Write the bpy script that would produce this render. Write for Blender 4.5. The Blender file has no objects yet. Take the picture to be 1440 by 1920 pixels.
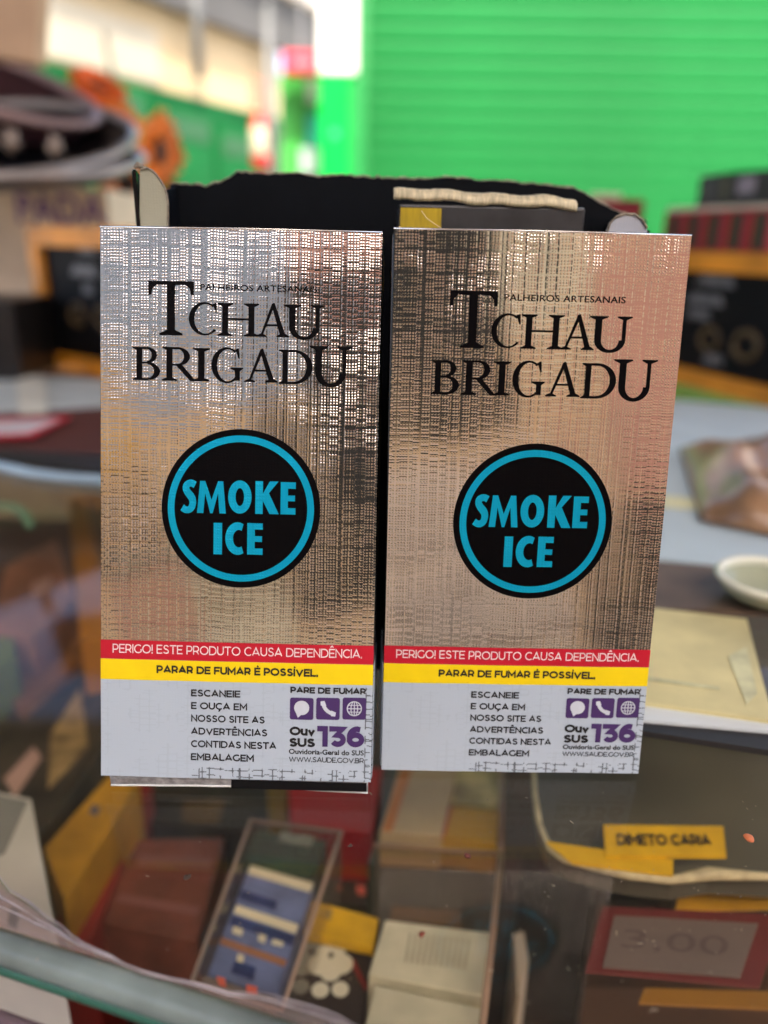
import bpy, bmesh, math, random
from mathutils import Vector, Matrix
from math import sin, cos, pi, radians as R

S = bpy.context.scene
COL = S.collection
random.seed(7)

# ------------------------------------------------------------------ camera
CAM_H = 0.109
PITCH, ROLL, FPX = R(19.5), R(1.2), 1442.0
fw = Vector((0, cos(PITCH), -sin(PITCH)))
rt0, up0 = Vector((1, 0, 0)), Vector((0, sin(PITCH), cos(PITCH)))
rt = rt0 * cos(ROLL) + up0 * sin(ROLL)
up = up0 * cos(ROLL) - rt0 * sin(ROLL)
EYE = Vector((0, 0, CAM_H))
cam = bpy.data.cameras.new('camera')
cam_o = bpy.data.objects.new('camera', cam)
COL.objects.link(cam_o)
m = Matrix((rt, up, -fw)).transposed().to_4x4()
m.translation = EYE
cam_o.matrix_world = m
cam.sensor_fit = 'VERTICAL'
cam.sensor_height = 24.0
cam.lens = 24.0 * FPX / 1920.0
cam.clip_start, cam.clip_end = 0.005, 300
cam.dof.use_dof = True
cam.dof.focus_distance = 0.152
cam.dof.aperture_fstop = (cam.lens / 1000.0) / 0.0039
S.camera = cam_o

# ------------------------------------------------------------------ sky, sun, exposure
SUN_EL, SUN_AZ = R(58), R(165)          # azimuth clockwise from +Y
W = bpy.data.worlds.new('World')
S.world = W
W.use_nodes = True
wn = W.node_tree.nodes
sky = wn.new('ShaderNodeTexSky')
sky.sky_type = 'NISHITA'
sky.sun_disc = False
sky.sun_elevation = SUN_EL
sky.sun_rotation = SUN_AZ
sky.air_density = 0.8
sky.dust_density = 4.0
sky.ozone_density = 0.6
wn['Background'].inputs[1].default_value = 0.15
W.node_tree.links.new(sky.outputs[0], wn['Background'].inputs[0])
sun = bpy.data.lights.new('sun', 'SUN')
sun.energy = 2.0
sun.angle = R(0.6)
sun.color = (1, 0.95, 0.86)
sun_o = bpy.data.objects.new('sun', sun)
COL.objects.link(sun_o)
sd = Vector((sin(SUN_AZ) * cos(SUN_EL), cos(SUN_AZ) * cos(SUN_EL), sin(SUN_EL)))
sun_o.rotation_euler = sd.to_track_quat('Z', 'Y').to_euler()
S.view_settings.view_transform = 'Standard'
S.view_settings.look = 'None'
S.view_settings.gamma = 1
S.view_settings.exposure = 2.22


# ------------------------------------------------------------------ measuring helpers
def ray(px, py):
    return (fw + rt * ((px - 720) / FPX) - up * ((py - 960) / FPX))


def at(px, py, Y):
    d = ray(px, py)
    return EYE + d * (Y / d.y)


def on(px, py, Z=0.0):
    if Z < -.02:
        Z *= 1.5
    d = ray(px, py)
    return EYE + d * ((Z - CAM_H) / d.z)


def zat(G, py):
    """height above point G that lies on picture row py"""
    lo, hi = -1.0, CAM_H + 1.6 * G.y
    for _ in range(50):
        mid = (lo + hi) / 2
        v = Vector((G.x, G.y, mid)) - EYE
        row = 960 - FPX * v.dot(up) / v.dot(fw)
        if row > py:
            lo = mid
        else:
            hi = mid
    return lo


# ------------------------------------------------------------------ materials
def nodes(name):
    mt = bpy.data.materials.new(name)
    mt.use_nodes = True
    return mt, mt.node_tree.nodes, mt.node_tree.links


def mat(name, c, rough=0.5, metal=0.0, var=0.12, scale=30, spec=0.5, bump=0.0, coat=0.0, stretch=None):
    mt, n, l = nodes(name)
    b = n['Principled BSDF']
    b.inputs['Roughness'].default_value = rough
    b.inputs['Metallic'].default_value = metal
    b.inputs['Specular IOR Level'].default_value = spec
    b.inputs['Coat Weight'].default_value = coat
    tc = n.new('ShaderNodeTexCoord')
    mp = n.new('ShaderNodeMapping')
    l.new(tc.outputs['Object'], mp.inputs[0])
    if stretch:
        mp.inputs['Scale'].default_value = stretch
    ns = n.new('ShaderNodeTexNoise')
    ns.inputs['Scale'].default_value = scale
    ns.inputs['Detail'].default_value = 5
    l.new(mp.outputs[0], ns.inputs['Vector'])
    mr = n.new('ShaderNodeMapRange')
    mr.inputs[1].default_value, mr.inputs[2].default_value = 0.3, 0.7
    mr.inputs[3].default_value, mr.inputs[4].default_value = 1 - var, 1 + var
    l.new(ns.outputs[0], mr.inputs[0])
    vm = n.new('ShaderNodeVectorMath')
    vm.operation = 'SCALE'
    vm.inputs[0].default_value = c
    l.new(mr.outputs[0], vm.inputs['Scale'])
    l.new(vm.outputs[0], b.inputs['Base Color'])
    if bump:
        bp = n.new('ShaderNodeBump')
        bp.inputs['Strength'].default_value = 0.5
        bp.inputs['Distance'].default_value = bump
        l.new(ns.outputs[0], bp.inputs['Height'])
        l.new(bp.outputs[0], b.inputs['Normal'])
    return mt


def emboss(mt, n, l, amount):
    """linen emboss: irregular warp and weft grooves with rows of fine dots between"""
    def M(op, a, b=None, c=None):
        q = n.new('ShaderNodeMath')
        q.operation = op
        for i, v in enumerate((a, b, c)):
            if v is None:
                continue
            if isinstance(v, (int, float)):
                q.inputs[i].default_value = v
            else:
                l.new(v, q.inputs[i])
        return q.outputs[0]
    tc = n.new('ShaderNodeTexCoord')
    sp = n.new('ShaderNodeSeparateXYZ')
    l.new(tc.outputs['Object'], sp.inputs[0])
    u = M('MULTIPLY', sp.outputs[0], 1000.0)
    v = M('MULTIPLY', sp.outputs[2], 1000.0)
    # slow warp so that no thread is dead straight
    wn_ = n.new('ShaderNodeTexNoise')
    wn_.inputs['Scale'].default_value = 260
    wn_.inputs['Detail'].default_value = 1
    l.new(tc.outputs['Object'], wn_.inputs['Vector'])
    wa = M('MULTIPLY', M('SUBTRACT', wn_.outputs[0], 0.5), 0.22)
    u2 = M('ADD', u, wa)
    v2 = M('ADD', v, wa)

    def groove(w, period, width, seed, lo=0.0):
        vo = n.new('ShaderNodeTexVoronoi')
        vo.voronoi_dimensions = '1D'
        vo.feature = 'DISTANCE_TO_EDGE'
        vo.inputs['Scale'].default_value = 1.0
        vo.inputs['Randomness'].default_value = 0.6
        l.new(M('ADD', M('DIVIDE', w, period), seed), vo.inputs['W'])
        mr = n.new('ShaderNodeMapRange')
        mr.interpolation_type = 'SMOOTHSTEP'
        mr.inputs[1].default_value = 0.0
        mr.inputs[2].default_value = width / period
        mr.inputs[3].default_value = lo
        mr.inputs[4].default_value = 1.0
        l.new(vo.outputs['Distance'], mr.inputs[0])
        return mr.outputs[0]
    # the weft rows shift from one warp band to the next
    wh = n.new('ShaderNodeTexVoronoi')
    wh.voronoi_dimensions = '1D'
    wh.feature = 'F1'
    l.new(M('DIVIDE', u2, 9.0), wh.inputs['W'])
    sc_ = n.new('ShaderNodeSeparateColor')
    l.new(wh.outputs['Color'], sc_.inputs[0])
    v3 = M('ADD', v2, M('MULTIPLY', sc_.outputs[0], 3.0))
    gu = groove(u2, 2.1, 0.34, 3.3)
    gv = groove(v3, 1.35, 0.28, 8.1)
    gU = groove(u2, 7.0, 0.45, 1.7, 0.2)
    gV = groove(v2, 5.0, 0.40, 5.2, 0.2)
    g = M('MULTIPLY', M('MULTIPLY', gu, gv), M('MULTIPLY', gU, gV))
    du = M('ABSOLUTE', M('SINE', M('MULTIPLY', u2, pi / 0.60)))
    dv = M('ABSOLUTE', M('SINE', M('MULTIPLY', v3, pi / 0.56)))
    dr = n.new('ShaderNodeMapRange')
    dr.interpolation_type = 'SMOOTHSTEP'
    dr.inputs[1].default_value, dr.inputs[2].default_value = 0.38, 0.95
    l.new(M('MULTIPLY', du, dv), dr.inputs[0])
    dots = dr.outputs[0]
    # patches where the dots are pressed flat
    pn = n.new('ShaderNodeTexNoise')
    pn.inputs['Scale'].default_value = 75
    pn.inputs['Detail'].default_value = 2
    l.new(tc.outputs['Object'], pn.inputs['Vector'])
    pm = n.new('ShaderNodeMapRange')
    pm.inputs[1].default_value, pm.inputs[2].default_value = 0.40, 0.62
    pm.inputs[3].default_value, pm.inputs[4].default_value = 0.35, 1.0
    l.new(pn.outputs[0], pm.inputs[0])
    h = M('ADD', M('MULTIPLY', g, 0.22), M('MULTIPLY', M('MULTIPLY', dots, g), M('MULTIPLY', pm.outputs[0], 0.62)))
    h = M('ADD', h, M('MULTIPLY', pn.outputs[0], 0.14))
    bp = n.new('ShaderNodeBump')
    bp.inputs['Strength'].default_value = 1.0
    bp.inputs['Distance'].default_value = amount
    l.new(h, bp.inputs['Height'])
    return bp.outputs[0], g, M


def foilmat(name, c, rough, metal, amount):
    mt, n, l = nodes(name)
    b = n['Principled BSDF']
    b.inputs['Base Color'].default_value = (*c, 1)
    b.inputs['Metallic'].default_value = metal
    b.inputs['Roughness'].default_value = rough
    nb, g, M = emboss(mt, n, l, amount)
    l.new(nb, b.inputs['Normal'])
    return mt


def labelmat(name):
    """white printed board with worn, inky embossing towards its lower right edge"""
    mt, n, l = nodes(name)
    b = n['Principled BSDF']
    b.inputs['Roughness'].default_value = 0.38
    nb, g, M = emboss(mt, n, l, 0.000012)
    l.new(nb, b.inputs['Normal'])
    tc = n.new('ShaderNodeTexCoord')
    sp = n.new('ShaderNodeSeparateXYZ')
    l.new(tc.outputs['Object'], sp.inputs[0])
    u = M('MULTIPLY', sp.outputs[0], 1000.0)
    v = M('MULTIPLY', sp.outputs[2], 1000.0)
    low = M('MULTIPLY', M('LESS_THAN', M('ABSOLUTE', M('SUBTRACT', v, 1.0)), 1.5), M('GREATER_THAN', u, -9.0))
    rgt = M('GREATER_THAN', u, 26.4)
    ed = M('MAXIMUM', low, rgt)
    ns = n.new('ShaderNodeTexNoise')
    ns.inputs['Scale'].default_value = 420
    ns.inputs['Detail'].default_value = 4
    l.new(tc.outputs['Object'], ns.inputs['Vector'])
    ink = M('MULTIPLY', M('GREATER_THAN', ns.outputs[0], 0.47), M('LESS_THAN', g, 0.30))
    ink = M('MULTIPLY', ink, ed)
    # faint grey thread marks all over
    ns2 = n.new('ShaderNodeTexNoise')
    ns2.inputs['Scale'].default_value = 190
    l.new(tc.outputs['Object'], ns2.inputs['Vector'])
    fa = M('MULTIPLY', M('MULTIPLY', M('GREATER_THAN', ns2.outputs[0], 0.5), M('LESS_THAN', g, 0.25)), 0.06)
    tot = M('MAXIMUM', M('MULTIPLY', ink, 0.8), fa)
    mx = n.new('ShaderNodeMix')
    mx.data_type = 'RGBA'
    mx.inputs[6].default_value = (0.43, 0.50, 0.575, 1)
    mx.inputs[7].default_value = (0.03, 0.03, 0.035, 1)
    l.new(tot, mx.inputs[0])
    l.new(mx.outputs[2], b.inputs['Base Color'])
    return mt


def glassmat(name, tint, dust, rough=0.02):
    mt, n, l = nodes(name)
    n.remove(n['Principled BSDF'])
    tr = n.new('ShaderNodeBsdfTransparent')
    tr.inputs[0].default_value = (*tint, 1)
    gl = n.new('ShaderNodeBsdfGlossy')
    gl.inputs['Roughness'].default_value = rough
    df = n.new('ShaderNodeBsdfDiffuse')
    df.inputs[0].default_value = (0.62, 0.58, 0.52, 1)
    fr = n.new('ShaderNodeFresnel')
    fr.inputs[0].default_value = 1.30
    m1 = n.new('ShaderNodeMixShader')
    # the pane does not bend light here, so only its outer faces mirror (no false total reflection inside)
    ge = n.new('ShaderNodeNewGeometry')
    iv = n.new('ShaderNodeMath')
    iv.operation = 'SUBTRACT'
    iv.inputs[0].default_value = 1.0
    l.new(ge.outputs['Backfacing'], iv.inputs[1])
    ml = n.new('ShaderNodeMath')
    ml.operation = 'MULTIPLY'
    l.new(fr.outputs[0], ml.inputs[0])
    l.new(iv.outputs[0], ml.inputs[1])
    l.new(ml.outputs[0], m1.inputs[0])
    l.new(tr.outputs[0], m1.inputs[1])
    l.new(gl.outputs[0], m1.inputs[2])
    tc = n.new('ShaderNodeTexCoord')
    ns = n.new('ShaderNodeTexNoise')
    ns.inputs['Scale'].default_value = 26
    ns.inputs['Detail'].default_value = 8
    ns.inputs['Roughness'].default_value = 0.7
    l.new(tc.outputs['Object'], ns.inputs['Vector'])
    mr = n.new('ShaderNodeMapRange')
    mr.inputs[1].default_value, mr.inputs[2].default_value = 0.3, 0.75
    mr.inputs[3].default_value, mr.inputs[4].default_value = dust * 0.4, dust * 1.8
    l.new(ns.outputs[0], mr.inputs[0])
    m2 = n.new('ShaderNodeMixShader')
    l.new(mr.outputs[0], m2.inputs[0])
    l.new(m1.outputs[0], m2.inputs[1])
    l.new(df.outputs[0], m2.inputs[2])
    l.new(m2.outputs[0], n['Material Output'].inputs[0])
    return mt


FOIL = foilmat('embossed foil', (0.90, 0.80, 0.72), 0.10, 1.0, 0.000045)
FOILP = mat('plain foil', (0.80, 0.78, 0.76), 0.2, 1.0, 0.1, 400)
INK = foilmat('black ink', (0.002, 0.0015, 0.002), 0.45, 0.0, 0.000025)
INK.node_tree.nodes['Principled BSDF'].inputs['Specular IOR Level'].default_value = .06
BLUE = foilmat('blue foil ink', (0.0, 0.48, 0.78), 0.30, 0.6, 0.00006)
LABEL = labelmat('printed board')
SIDE = mat('black board', (0.005, 0.005, 0.006), 0.22, 0, 0.2, 200, 0.3)
RED = mat('red print', (0.50, 0.004, 0.022), 0.42, 0, 0.04, 200)
YEL = mat('yellow print', (0.86, 0.63, 0.0), 0.42, 0, 0.04, 200)
TINK = mat('text ink', (0.008, 0.008, 0.010), 0.5, 0, 0.1, 300)
PINKW = mat('white text ink', (0.80, 0.66, 0.66), 0.5, 0, 0.05, 300)
PURP = mat('purple ink', (0.055, 0.022, 0.12), 0.45, 0, 0.05, 300)
WHITE = mat('white ink', (0.56, 0.60, 0.66), 0.45, 0, 0.05, 300)
PAPER = mat('torn paper edge', (0.24, 0.20, 0.15), 0.9, 0, 0.5, 900)
CREAM = mat('cream board', (0.62, 0.54, 0.38), 0.75, 0, 0.12, 90)


# ------------------------------------------------------------------ object helpers
def obj(name, verts, faces, mt, parent=None, smooth=False):
    me = bpy.data.meshes.new(name)
    me.from_pydata([tuple(v) for v in verts], [], faces)
    me.update()
    bm = bmesh.new()
    bm.from_mesh(me)
    bmesh.ops.recalc_face_normals(bm, faces=bm.faces)
    bm.to_mesh(me)
    bm.free()
    for p in me.polygons:
        p.use_smooth = smooth
    for k in (mt if isinstance(mt, (list, tuple)) else [mt]):
        me.materials.append(k)
    o = bpy.data.objects.new(name, me)
    COL.objects.link(o)
    if parent:
        o.parent = parent
    return o


def put(name, bm, mt, parent=None, smooth=False):
    me = bpy.data.meshes.new(name)
    bmesh.ops.recalc_face_normals(bm, faces=bm.faces)
    bm.to_mesh(me)
    bm.free()
    for p in me.polygons:
        p.use_smooth = smooth
    me.materials.append(mt)
    o = bpy.data.objects.new(name, me)
    COL.objects.link(o)
    if parent:
        o.parent = parent
    return o


def tag(o, label, cat, group=None):
    o['label'] = label
    o['category'] = cat
    if group:
        o['group'] = group
    return o


def struct(o):
    o['kind'] = 'structure'
    return o


def thing(name, loc, label, cat, group=None, rot=(0, 0, 0)):
    o = bpy.data.objects.new(name, None)
    o.empty_display_size = 0.01
    COL.objects.link(o)
    o.location = loc
    o.rotation_euler = rot
    return tag(o, label, cat, group)


def setp(o, parent):
    """parent a mesh built in world coordinates to a thing"""
    o.parent = parent
    bpy.context.view_layer.update()
    o.matrix_parent_inverse = parent.matrix_world.inverted()
    return o


def bev(bm, w, seg=2):
    bmesh.ops.bevel(bm, geom=list(bm.edges), offset=w, segments=seg, affect='EDGES', profile=0.6)


def box(name, a, b, mt, parent=None, bevel=0.0, seg=2, smooth=False, rotz=0, origin=None):
    bm = bmesh.new()
    bmesh.ops.create_cube(bm, size=1)
    a, b = Vector(a), Vector(b)
    c, d = (a + b) / 2, b - a
    for v in bm.verts:
        v.co = Vector((v.co.x * abs(d.x), v.co.y * abs(d.y), v.co.z * abs(d.z))) + c
    if bevel:
        bev(bm, bevel, seg)
    if rotz:
        bmesh.ops.rotate(bm, verts=bm.verts, cent=origin or c, matrix=Matrix.Rotation(rotz, 3, 'Z'))
    return put(name, bm, mt, parent, smooth)


def prism(name, poly, z0, mt, parent=None, bevel=0.0):
    """solid with a given top polygon (3D points) and a flat bottom z0"""
    bm = bmesh.new()
    top = [bm.verts.new(p) for p in poly]
    bot = [bm.verts.new((p[0], p[1], z0)) for p in poly]
    bm.faces.new(top)
    bm.faces.new(bot[::-1])
    k = len(poly)
    for i in range(k):
        j = (i + 1) % k
        bm.faces.new((top[i], bot[i], bot[j], top[j]))
    if bevel:
        bev(bm, bevel, 2)
    return put(name, bm, mt, parent)


def slab(name, poly, thick, mt, parent=None, bevel=0.0):
    """plate: polygon in any plane, given thickness backwards along its normal"""
    p = [Vector(q) for q in poly]
    nrm = (p[1] - p[0]).cross(p[2] - p[0]).normalized()
    if nrm.dot(EYE - p[0]) < 0:
        nrm = -nrm
    bm = bmesh.new()
    top = [bm.verts.new(q) for q in p]
    bot = [bm.verts.new(q - nrm * thick) for q in p]
    bm.faces.new(top)
    bm.faces.new(bot[::-1])
    k = len(p)
    for i in range(k):
        j = (i + 1) % k
        bm.faces.new((top[i], bot[i], bot[j], top[j]))
    if bevel:
        bev(bm, bevel, 2)
    return put(name, bm, mt, parent)


def tube(name, pts, r, mt, parent=None, seg=8, closed=False):
    pts = [Vector(p) for p in pts]
    V, F = [], []
    n_ = len(pts)
    for i, p in enumerate(pts):
        a = pts[(i - 1) % n_] if (closed or i > 0) else p
        b = pts[(i + 1) % n_] if (closed or i < n_ - 1) else p
        t = (b - a).normalized()
        ref = Vector((0, 0, 1)) if abs(t.z) < 0.9 else Vector((1, 0, 0))
        s = t.cross(ref).normalized()
        q = s.cross(t)
        rr = r[i] if isinstance(r, (list, tuple)) else r
        for k in range(seg):
            an = 2 * pi * k / seg
            V.append(p + (s * cos(an) + q * sin(an)) * rr)
    for i in range(n_ if closed else n_ - 1):
        j = (i + 1) % n_
        for k in range(seg):
            k2 = (k + 1) % seg
            F.append((i * seg + k, i * seg + k2, j * seg + k2, j * seg + k))
    if not closed:
        F.append(tuple(range(seg))[::-1])
        F.append(tuple((n_ - 1) * seg + k for k in range(seg)))
    return obj(name, V, F, mt, parent, True)


def lathe(name, prof, mt, parent=None, seg=40, mw=None):
    V, F = [], []
    for r_, z_ in prof:
        for k in range(seg):
            a = 2 * pi * k / seg
            p = Vector((r_ * cos(a), r_ * sin(a), z_))
            V.append(mw @ p if mw else p)
    for i in range(len(prof) - 1):
        for k in range(seg):
            k2 = (k + 1) % seg
            F.append((i * seg + k, i * seg + k2, (i + 1) * seg + k2, (i + 1) * seg + k))
    return obj(name, V, F, mt, parent, True)


_fcache = {}


def textmesh(s, bold=0.0, space=1.0):
    key = (s, bold, space)
    if key in _fcache:
        return _fcache[key]
    cu = bpy.data.curves.new('t', 'FONT')
    cu.body = s
    cu.offset = bold
    cu.space_character = space
    cu.resolution_u = 4
    o = bpy.data.objects.new('t', cu)
    COL.objects.link(o)
    bpy.context.view_layer.update()
    me = bpy.data.meshes.new_from_object(o.evaluated_get(bpy.context.evaluated_depsgraph_get()))
    V = [v.co.copy() for v in me.vertices]
    F = [tuple(p.vertices) for p in me.polygons]
    bpy.data.objects.remove(o)
    bpy.data.meshes.remove(me)
    bpy.data.curves.remove(cu)
    _fcache[key] = (V, F)
    return V, F


def fit(VF, x0, x1, z0, z1):
    V, F = VF
    a, b = min(v[0] for v in V), max(v[0] for v in V)
    c, d = min(v[1] for v in V), max(v[1] for v in V)
    return [((v[0] - a) / (b - a) * (x1 - x0) + x0, (v[1] - c) / (d - c) * (z1 - z0) + z0) for v in V], F


def text_on(name, s, P, U, Vv, w, h, mt, parent, bold=0.0, lift=0.0004):
    """lettering laid on a plane: P lower left corner, U and Vv unit axes"""
    V, F = fit(sans(s, .24, .10) if s.replace(' ', '').isalpha() and len(s) > 5 else textmesh(s, bold), 0, w, 0, h)
    nrm = U.cross(Vv).normalized()
    if nrm.dot(EYE - P) < 0:
        nrm = -nrm
    return setp(obj(name, [P + U * a + Vv * b + nrm * lift for a, b in V], F, mt), parent)


# ------------------------------------------------------------------ hand drawn letter shapes
class G:
    def __init__(self):
        self.V, self.F = [], []

    def poly(self, pts):
        b = len(self.V)
        self.V += [tuple(p) for p in pts]
        self.F.append(tuple(range(b, b + len(pts))))

    def strip(self, A, B):
        for i in range(len(A) - 1):
            self.poly([A[i], A[i + 1], B[i + 1], B[i]])

    def arc(self, cx, cy, rx, ry, ix, iy, a0, a1, icx=None, icy=None, k=22):
        icx = cx if icx is None else icx
        icy = cy if icy is None else icy
        A, B = [], []
        for i in range(k + 1):
            a = R(a0 + (a1 - a0) * i / k)
            A.append((cx + rx * cos(a), cy + ry * sin(a)))
            B.append((icx + ix * cos(a), icy + iy * sin(a)))
        self.strip(A, B)

    def foot(self, x0, x1, s0, s1, y=0.0, d=1):
        self.poly([(x0, y), (x1, y), (x1, y + .035 * d), (s1, y + .10 * d), (s0, y + .10 * d), (x0, y + .035 * d)])

    def rect(self, x0, x1, y0, y1):
        self.poly([(x0, y0), (x1, y0), (x1, y1), (x0, y1)])


def serif(ch):
    g = G()
    if ch == 'T':
        w = .85
        g.rect(.35, .50, .0, 1)
        g.foot(.21, .64, .35, .50)
        g.rect(0, w, .93, 1)
        g.poly([(0, 1), (0, .74), (.055, .74), (.075, .86), (.15, .93), (.15, 1)])
        g.poly([(w, 1), (w, .74), (w - .055, .74), (w - .075, .86), (w - .15, .93), (w - .15, 1)])
    elif ch == 'C':
        w = .86
        g.arc(.47, .5, .47, .52, .34, .46, 52, 318, .50, .5)
        g.poly([(.70, .96), (.74, .88), (.80, .70), (.84, .70), (.82, 1.0), (.78, 1.0)])
    elif ch == 'H':
        w = 1.08
        for a in (.13, .80):
            g.rect(a, a + .15, 0, 1)
            g.foot(a - .12, a + .27, a, a + .15)
            g.foot(a - .12, a + .27, a, a + .15, 1, -1)
        g.rect(.28, .80, .49, .55)
    elif ch == 'A':
        w = 1.0
        g.poly([(.12, .03), (.19, .03), (.51, .86), (.50, 1.02), (.47, 1.02)])
        g.poly([(.50, 1.04), (.47, .93), (.73, .03), (.90, .03), (.55, 1.04)])
        g.rect(.25, .70, .33, .39)
        g.foot(.0, .32, .12, .19)
        g.foot(.62, 1.0, .73, .90)
    elif ch == 'U':
        w = .98
        g.rect(.13, .28, .34, 1)
        g.rect(.74, .82, .34, 1)
        g.foot(.0, .41, .13, .28, 1, -1)
        g.foot(.62, .95, .74, .82, 1, -1)
        g.arc(.475, .34, .345, .36, .20, .27, 180, 360, .48, .34)
    elif ch == 'B':
        w = .74
        g.rect(.10, .25, 0, 1)
        g.poly([(0, 0), (.25, 0), (.25, .09), (.10, .09), (0, .035)])
        g.poly([(0, 1), (.25, 1), (.25, .91), (.10, .91), (0, .965)])
        g.rect(.25, .38, .935, 1)
        g.rect(.25, .38, .50, .555)
        g.rect(.25, .38, 0, .065)
        g.arc(.38, .76, .26, .24, .12, .175, -90, 90)
        g.arc(.38, .275, .34, .275, .18, .21, -90, 90)
    elif ch == 'R':
        w = .92
        g.rect(.10, .25, 0, 1)
        g.foot(-.02, .37, .10, .25)
        g.poly([(0, 1), (.25, 1), (.25, .91), (.10, .91), (0, .965)])
        g.rect(.25, .38, .935, 1)
        g.rect(.25, .38, .45, .51)
        g.arc(.38, .725, .31, .275, .16, .215, -90, 90)
        g.poly([(.33, .47), (.50, .47), (.80, .06), (.95, .03), (.95, 0), (.70, 0)])
    elif ch == 'I':
        w = .40
        g.rect(.125, .275, 0, 1)
        g.foot(0, .40, .125, .275)
        g.foot(0, .40, .125, .275, 1, -1)
    elif ch == 'G':
        w = .95
        g.arc(.47, .5, .47, .52, .33, .46, 52, 325, .50, .5)
        g.poly([(.72, .95), (.76, .88), (.82, .70), (.86, .70), (.84, 1.0), (.80, 1.0)])
        g.rect(.72, .87, .06, .42)
        g.foot(.58, .97, .72, .87, .44, -1)
    elif ch == 'D':
        w = .98
        g.rect(.10, .25, 0, 1)
        g.poly([(0, 0), (.25, 0), (.25, .09), (.10, .09), (0, .035)])
        g.poly([(0, 1), (.25, 1), (.25, .91), (.10, .91), (0, .965)])
        g.rect(.25, .42, .93, 1)
        g.rect(.25, .42, 0, .07)
        g.arc(.42, .5, .52, .5, .36, .43, -90, 90, .41, .5)
    return g.V, g.F


def heavy(ch):
    g = G()
    if ch == 'M':
        g.poly([(0, 0), (.20, 0), (.25, .62), (.25, 1), (.09, 1)])
        g.poly([(.25, 1), (.25, .62), (.41, 0), (.45, 0), (.45, .42)])
        g.poly([(.45, .42), (.45, 0), (.49, 0), (.65, .62), (.65, 1)])
        g.poly([(.65, 1), (.65, .62), (.70, 0), (.90, 0), (.81, 1)])
    elif ch == 'O':
        g.arc(.36, .5, .36, .52, .13, .28, 0, 360, k=40)
    elif ch == 'K':
        g.rect(0, .22, 0, 1)
        g.poly([(.22, .62), (.22, .40), (.28, .49), (.67, 1), (.42, 1)])
        g.poly([(.22, .40), (.42, 0), (.69, 0), (.395, .64), (.28, .49)])
    elif ch == 'E':
        g.rect(0, .22, 0, 1)
        g.rect(.22, .45, .80, 1)
        g.rect(.22, .43, .41, .59)
        g.rect(.22, .45, 0, .20)
    elif ch == 'I':
        g.rect(0, .23, 0, 1)
    elif ch == 'C':
        g.arc(.42, .5, .42, .52, .20, .28, 62, 298, .46, .5, k=30)
        g.poly([(.55, .75), (.57, .70), (.57, .97), (.59, .97)]) if False else None
    elif ch == 'S':
        P = [(.44, .86), (.34, .905), (.23, .90), (.145, .83), (.14, .72), (.20, .62), (.29, .52), (.35, .42),
             (.36, .29), (.31, .16), (.21, .10), (.11, .11), (.01, .17)]
        Wd = [.21, .21, .21, .215, .22, .235, .245, .235, .22, .215, .21, .21, .21]
        # resample smoothly
        Q, WW = [], []
        n_ = len(P)
        for i in range(n_ - 1):
            p0, p1, p2, p3 = P[max(i - 1, 0)], P[i], P[i + 1], P[min(i + 2, n_ - 1)]
            for k in range(4):
                t = k / 4
                q = []
                for c in (0, 1):
                    q.append(.5 * (2 * p1[c] + (p2[c] - p0[c]) * t + (2 * p0[c] - 5 * p1[c] + 4 * p2[c] - p3[c]) * t * t
                                   + (3 * p1[c] - p0[c] - 3 * p2[c] + p3[c]) * t ** 3))
                Q.append(q)
                WW.append(Wd[i] * (1 - t) + Wd[i + 1] * t)
        Q.append(P[-1])
        WW.append(Wd[-1])
        A, B = [], []
        for i, q in enumerate(Q):
            a, b = Q[max(i - 1, 0)], Q[min(i + 1, len(Q) - 1)]
            dx, dy = b[0] - a[0], b[1] - a[1]
            L_ = math.hypot(dx, dy) or 1
            nx, ny = -dy / L_, dx / L_
            A.append((q[0] + nx * WW[i] / 2, q[1] + ny * WW[i] / 2))
            B.append((q[0] - nx * WW[i] / 2, q[1] - ny * WW[i] / 2))
        g.strip(A, B)
    return g.V, g.F


def _a(cx, cy, rx, ry, a0, a1, k=12):
    return [(cx + rx * cos(R(a0 + (a1 - a0) * i / k)), cy + ry * sin(R(a0 + (a1 - a0) * i / k))) for i in range(k + 1)]


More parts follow.
